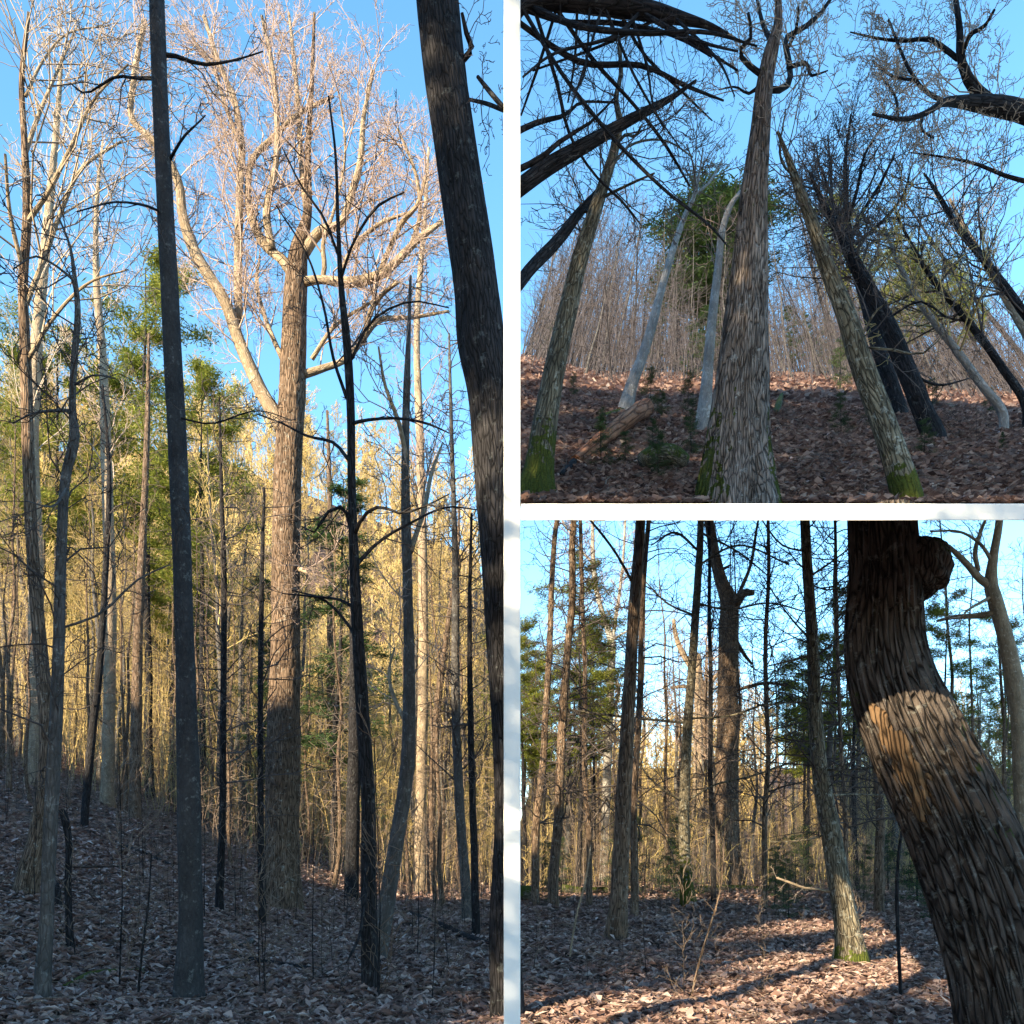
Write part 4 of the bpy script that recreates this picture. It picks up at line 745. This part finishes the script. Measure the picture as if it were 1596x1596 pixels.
def log(name, label, h, path, d, mat, moss=None, seed=1, k=16, cat='log'):
    pts = []; 
    for px, py, w_ in path: dq = d if d else on(h, px, py); c_ = P(px, py, dq); c_[2] += 1.2*w_/2/F*dq; c_[1] -= (.8*w_/2/F*dq if h is hT else 0); pts.append(np.append(c_, w_/2/F*dq))
    pts = np.array(pts); me = bark_tube(pts[:, :3]-pts[0, :3], pts[:, 3], M[mat], k=k, step=.06, ridge=.08, lump=.12, ridges=7, seed=seed)
    if moss: attr_moss(me, -9, 9, 0, (0, -.45, .9), sa=.95)
    if mat in ('mossy', 'rot', 'oak') and not moss: attr_moss(me, -9, .1, 0)
    me.name = name; o = link(name, me, None, pts[0, :3]); tag(o, label, cat); return o
log('fallen_log', 'broken orange-brown log lying aslant on the left of the upper slope', hT, [(896, 728, 14), (930, 706, 20), (955, 690, 25), (982, 672, 27), (1006, 655, 25)], None, 'rot')
log('fallen_branch', 'dark rotting branch at the lower end of the orange-brown log', hT, [(875, 748, 9), (890, 732, 10), (908, 708, 8)], None, 'dark')
log('fallen_branch', 'short grey stick lying left of the massive trunk foot', hT, [(1018, 690, 5), (1032, 700, 6), (1045, 708, 4)], None, 'grey')
log('mossy_log', 'short moss-covered log left of the massive trunk foot on the upper slope', hT, [(1000, 738, 24), (1020, 736, 32), (1045, 736, 32), (1066, 738, 22)], None, 'mossy', True)
log('mossy_log', 'small upright mossy log right of the massive trunk on the upper slope', hT, [(1208, 650, 9), (1213, 636, 10), (1217, 622, 7)], None, 'mossy', True)
log('mossy_log', 'mossy stick beside the foot of the reddish dark leaning trunk', hT, [(1455, 636, 5), (1470, 637, 6), (1485, 641, 5)], None, 'mossy', True)
log('mossy_log', 'mossy root log at the foot of the pale slim tree', hT, [(925, 660, 5), (945, 652, 7), (970, 645, 7)], None, 'mossy', True)
log('fallen_branch', 'long thin fallen branch along the crest right of the massive trunk', hT, [(1205, 594, 3), (1230, 601, 4), (1280, 608, 4)], None, 'dark')
log('mossy_log', 'cut mossy log end at the far left of the lower right forest floor', hM, [(790, 1404, 22), (815, 1404, 22), (836, 1404, 20)], None, 'mossy', True)
log('mossy_log', 'long low mossy log left of the straight brown trunk', hM, [(876, 1394, 14), (900, 1394, 11), (948, 1392, 9)], None, 'mossy', True)
log('mossy_log', 'low mossy log lying in front of the thick stub-forked trunk', hM, [(1085, 1392, 9), (1130, 1390, 10), (1200, 1390, 7)], None, 'mossy', True)
log('fallen_log', 'long dark fallen log near the bottom right of the left forest floor', hM, [(635, 1425, 6), (690, 1448, 9), (740, 1470, 10), (775, 1480, 9)], None, 'dark')
log('fallen_log', 'dark fallen log right of the slender black trunk foot', hM, [(370, 1495, 6), (440, 1508, 8), (500, 1518, 8), (555, 1532, 6)], None, 'dark')
log('fallen_log', 'thin fallen log left of the slender black trunk on the shaded slope', hM, [(180, 1316, 5), (220, 1332, 6), (275, 1355, 5)], None, 'dark')
log('mossy_log', 'pale mossy fallen branch at the bottom left of the left forest floor', hM, [(100, 1545, 10), (150, 1525, 12), (205, 1520, 9), (240, 1515, 6)], None, 'mossy', True)
log('fallen_branch', 'knobbly grey branch lying left of the slender black trunk foot', hM, [(228, 1478, 5), (255, 1488, 8), (280, 1505, 7)], None, 'grey')
log('fallen_branch', 'short grey branch lying right of the slender black trunk foot', hM, [(375, 1478, 7), (395, 1470, 8), (410, 1466, 5)], None, 'grey')
log('fallen_branch', 'pale fallen branch crossing the sunlit leaves of the lower right forest', hM, [(1045, 1448, 4), (1090, 1458, 5), (1140, 1475, 4), (1190, 1492, 2)], None, 'tan')
def stump(): log('tree_stump', 'black jagged stump at the left of the left forest floor', hM, [(86, 1428, 20), (87, 1410, 17), (89, 1392, 11), (90, 1378, 3)], 13.0, 'dark', cat='stump')
stump()
def sticks(name, label, h, n, pxr, dr, mat, seed):
    """dead twigs lying about on the leaves"""
    R = np.random.default_rng(seed); L = []
    for i in range(n):
        d = dr[0]*(dr[1]/dr[0])**R.random(); px = R.uniform(*pxr); x = (px-798)/F*d; y = d; a = R.uniform(0, 6.28); l = R.uniform(.15, 1.1)*R.random()**.5; q = []
        for j in range(4):
            q.append((x, y, float(h(x, y))+.03+R.uniform(0, .05)*(j % 2)+j*R.uniform(0, .03))); a += R.normal(0, .25); x += math.cos(a)*l/3; y += math.sin(a)*l/3
        if h is hT and min(v[1] for v in q) < 8.75: continue
        L.append((np.array(q), np.linspace(R.uniform(.003, .011), .002, 4)))
    V, Fc, B = tubes(L, 4); tag(link(name, mesh_np(name, V, Fc, 4, M[mat], B)), label, 'twigs', kind='stuff')
sticks('fallen_twigs', 'dead brown twigs strewn over the lower forest floor', hM, 1300, (-20, 1620), (7, 26), 't_brown', 1)
sticks('pale_fallen_twigs', 'pale dead twigs strewn over the lower forest floor', hM, 420, (-20, 1620), (8, 24), 't_pink', 2)
sticks('fallen_twigs', 'dead twigs strewn over the upper slope', hT, 1500, (815, 1620), (9, 24), 't_brown', 3)
def thicket(name, label, h, n, pxr, dr, hf, mat, seed, vp=None, rk=.00042):
    """far-off undergrowth that reads as one mass of thin bare stems"""
    R = np.random.default_rng(seed); L = []
    for i in range(n):
        d = R.uniform(*dr); px = R.uniform(*pxr); x = (px-798)/F*d; z = float(h(x, d)); H = d*hf(px)*R.uniform(.2, 1.25); ln = 0
        if vp: ln = (vp[0]-px)/((HOR-F*(z-EYE)/d)-vp[1])
        ln += R.normal(0, .11); p0 = np.array([x, d, z]); dv = np.array([ln, R.normal(0, .05), 1.])
        pts = p0+np.linspace(0, 1, 5)[:, None]*dv*H+R.normal(0, .02*H, (5, 3)); r = d*rk*R.uniform(.6, 1.8)
        L.append((pts, np.linspace(r, r*.3, 5)))
        for k in range(13):
            t = R.uniform(.12, 1)*3.99; j = int(t); b = pts[j]+(pts[j+1]-pts[j])*(t-j); a = R.uniform(0, 6.28); l = H*R.uniform(.08, .22)
            e = b+np.array([math.cos(a)*l, math.sin(a)*l, l*R.uniform(.1, 1.1)]); L.append((np.array([b, (b+e)/2+R.normal(0, .06*l, 3), e]), np.array([r*.45, r*.35, r*.22])))
    V, Fc, B = tubes(L, 3); tag(link(name, mesh_np(name, V, Fc, 4, M[mat], B)), label, 'thicket', kind='stuff')
thicket('thicket', 'haze of thin bare stems along the crest of the upper slope', hT, 1700, (812, 1640), (26, 88), lambda p: .11+.08*max(0, (1050-p)/240)+.03*math.sin(p*.05)+.02*math.sin(p*.13), 't_grey', 5, VP, .0004)
thicket('thicket', 'golden tangle of bare stems behind the trunks of the left forest', hM, 1500, (-30, 778), (36, 74), lambda p: .15+.09*max(0, (450-p)/450), 't_gold', 6, None, .00034)
thicket('thicket', 'brown tangle of bare stems low behind the trunks of the left forest', hM, 700, (-30, 778), (26, 60), lambda p: .09, 't_brown', 9, None, .0003)
thicket('thicket', 'golden brown tangle of bare stems behind the lower right forest', hM, 1500, (814, 1640), (30, 74), lambda p: .085+.03*math.sin(p*.03), 't_brown', 7, None, .0003)
thicket('thicket', 'thin sunlit stems scattered at the back of the lower right forest', hM, 450, (814, 1640), (34, 74), lambda p: .11, 't_gold', 8, None, .0003)
# bare saplings and brush
def sapling(name, label, h, path, mat, twig, seed, lenL=.5, n=12, group=None, depth=None, lim=None, tmin=.3, rmin=.0022, levels=3):
    hero(name, label, 'sapling', h, path, mat, twig, depth=depth, seed=seed, k=6, flare=.1, step=.08, lump=.02, extra_twigs=n, tmin=tmin, lenL=lenL, spec=dict(levels=levels, n=[0, 4, 3], rmin=rmin, up=.06, wob=.3, ang=(25, 60)), lim=lim, group=group)
sapling('sapling', 'thin dark wavy sapling in front of the great curved trunk', hM, [(1404, 1560, 6), (1400, 1470, 6), (1398, 1380, 6), (1402, 1320, 5), (1412, 1270, 4), (1428, 1235, 3), (1436, 1200, 2)], 'dark', 't_dark', 201, .35, 7, lim=LIM_B, tmin=.6)
sapling('sapling', 'pale forked sapling standing in the sunlit leaves of the lower right forest', hM, [(1078, 1560, 4), (1090, 1500, 3.5), (1108, 1440, 3), (1122, 1390, 3), (1128, 1330, 2), (1130, 1290, 1)], 'brown', 't_brown', 202, .5, 16, lim=LIM_B, tmin=.4)
sapling('sapling', 'thin pale sapling left of the straight brown trunk', hM, [(888, 1500, 3), (898, 1430, 3), (914, 1365, 3), (920, 1320, 2)], 'tan', 't_white', 203, .4, 8, lim=LIM_B)
sapling('sapling', 'thin brown sapling at the bottom middle of the left forest', hM, [(215, 1560, 4), (222, 1480, 4), (232, 1400, 3), (236, 1330, 2)], 'dark', 't_dark', 204, .5, 14, lim=LIM_L)
sapling('bleached_branch', 'bleached curly dead branch beside the tan vine-lined trunk', hM, [(1298, 1392, 4), (1275, 1386, 4), (1250, 1383, 4), (1238, 1378, 4), (1210, 1368, 3)], 'tan', 't_white', 205, .45, 18, depth=11.5, lim=LIM_B, tmin=.2)
sb = proto_bare(300, 2.2, .009, .15, 'dark', 't_brown', n1=14, lenf=.3, levels=3, rmin=.0036, ang=(20, 55), up=.1, n=(0, 0, 4))
sb2 = proto_bare(301, 1.4, .007, .1, 'dark', 't_brown', n1=12, lenf=.4, levels=3, rmin=.0032, ang=(20, 60), up=.1, n=(0, 0, 4))
scatter(75, (-20, 770), (8.5, 30), hM, [sb, sb2], 'bare_sapling', 'small bare sapling on the shaded floor of the left forest', 'bare saplings of the left forest', (.5, 1.4), power=1.3, mats={'crown': 't_brown'}, cat='sapling', by=('small bare sapling on the shaded floor', 'left'))
scatter(70, (812, 1600), (9, 26), hM, [sb, sb2], 'bare_sapling', 'small bare sapling on the floor of the lower right forest', 'bare saplings of the lower right forest', (.3, .8), power=1.2, mats={'crown': 't_brown'}, cat='sapling', by=('small pale bare sapling', 'low'))
scatter(70, (812, 1600), (26, 60), hM, [sb, sb2], 'brush_stem', 'bare brush along the back of the lower right forest floor', 'brush at the back of the lower right forest', (1.0, 2.2), mats={'crown': 't_gold'}, cat='shrub', by=('bare brush stem at the back', 'low'))
scatter(30, (830, 1600), (10, 22), hT, [sb2], 'bare_sapling', 'tiny bare sapling among the leaves of the upper slope', 'bare saplings of the upper slope', (.2, .5), mats={'crown': 't_brown'}, cat='sapling', by=('tiny bare sapling', 'up'))
scatter(110, (812, 1640), (24, 60), hT, [sb, sb2], 'brush_stem', 'bare brush along the crest of the upper slope', 'brush along the crest', (1.2, 3.0), mats={'crown': 't_grey'}, cat='shrub', by=('crest brush stem', 'up'))
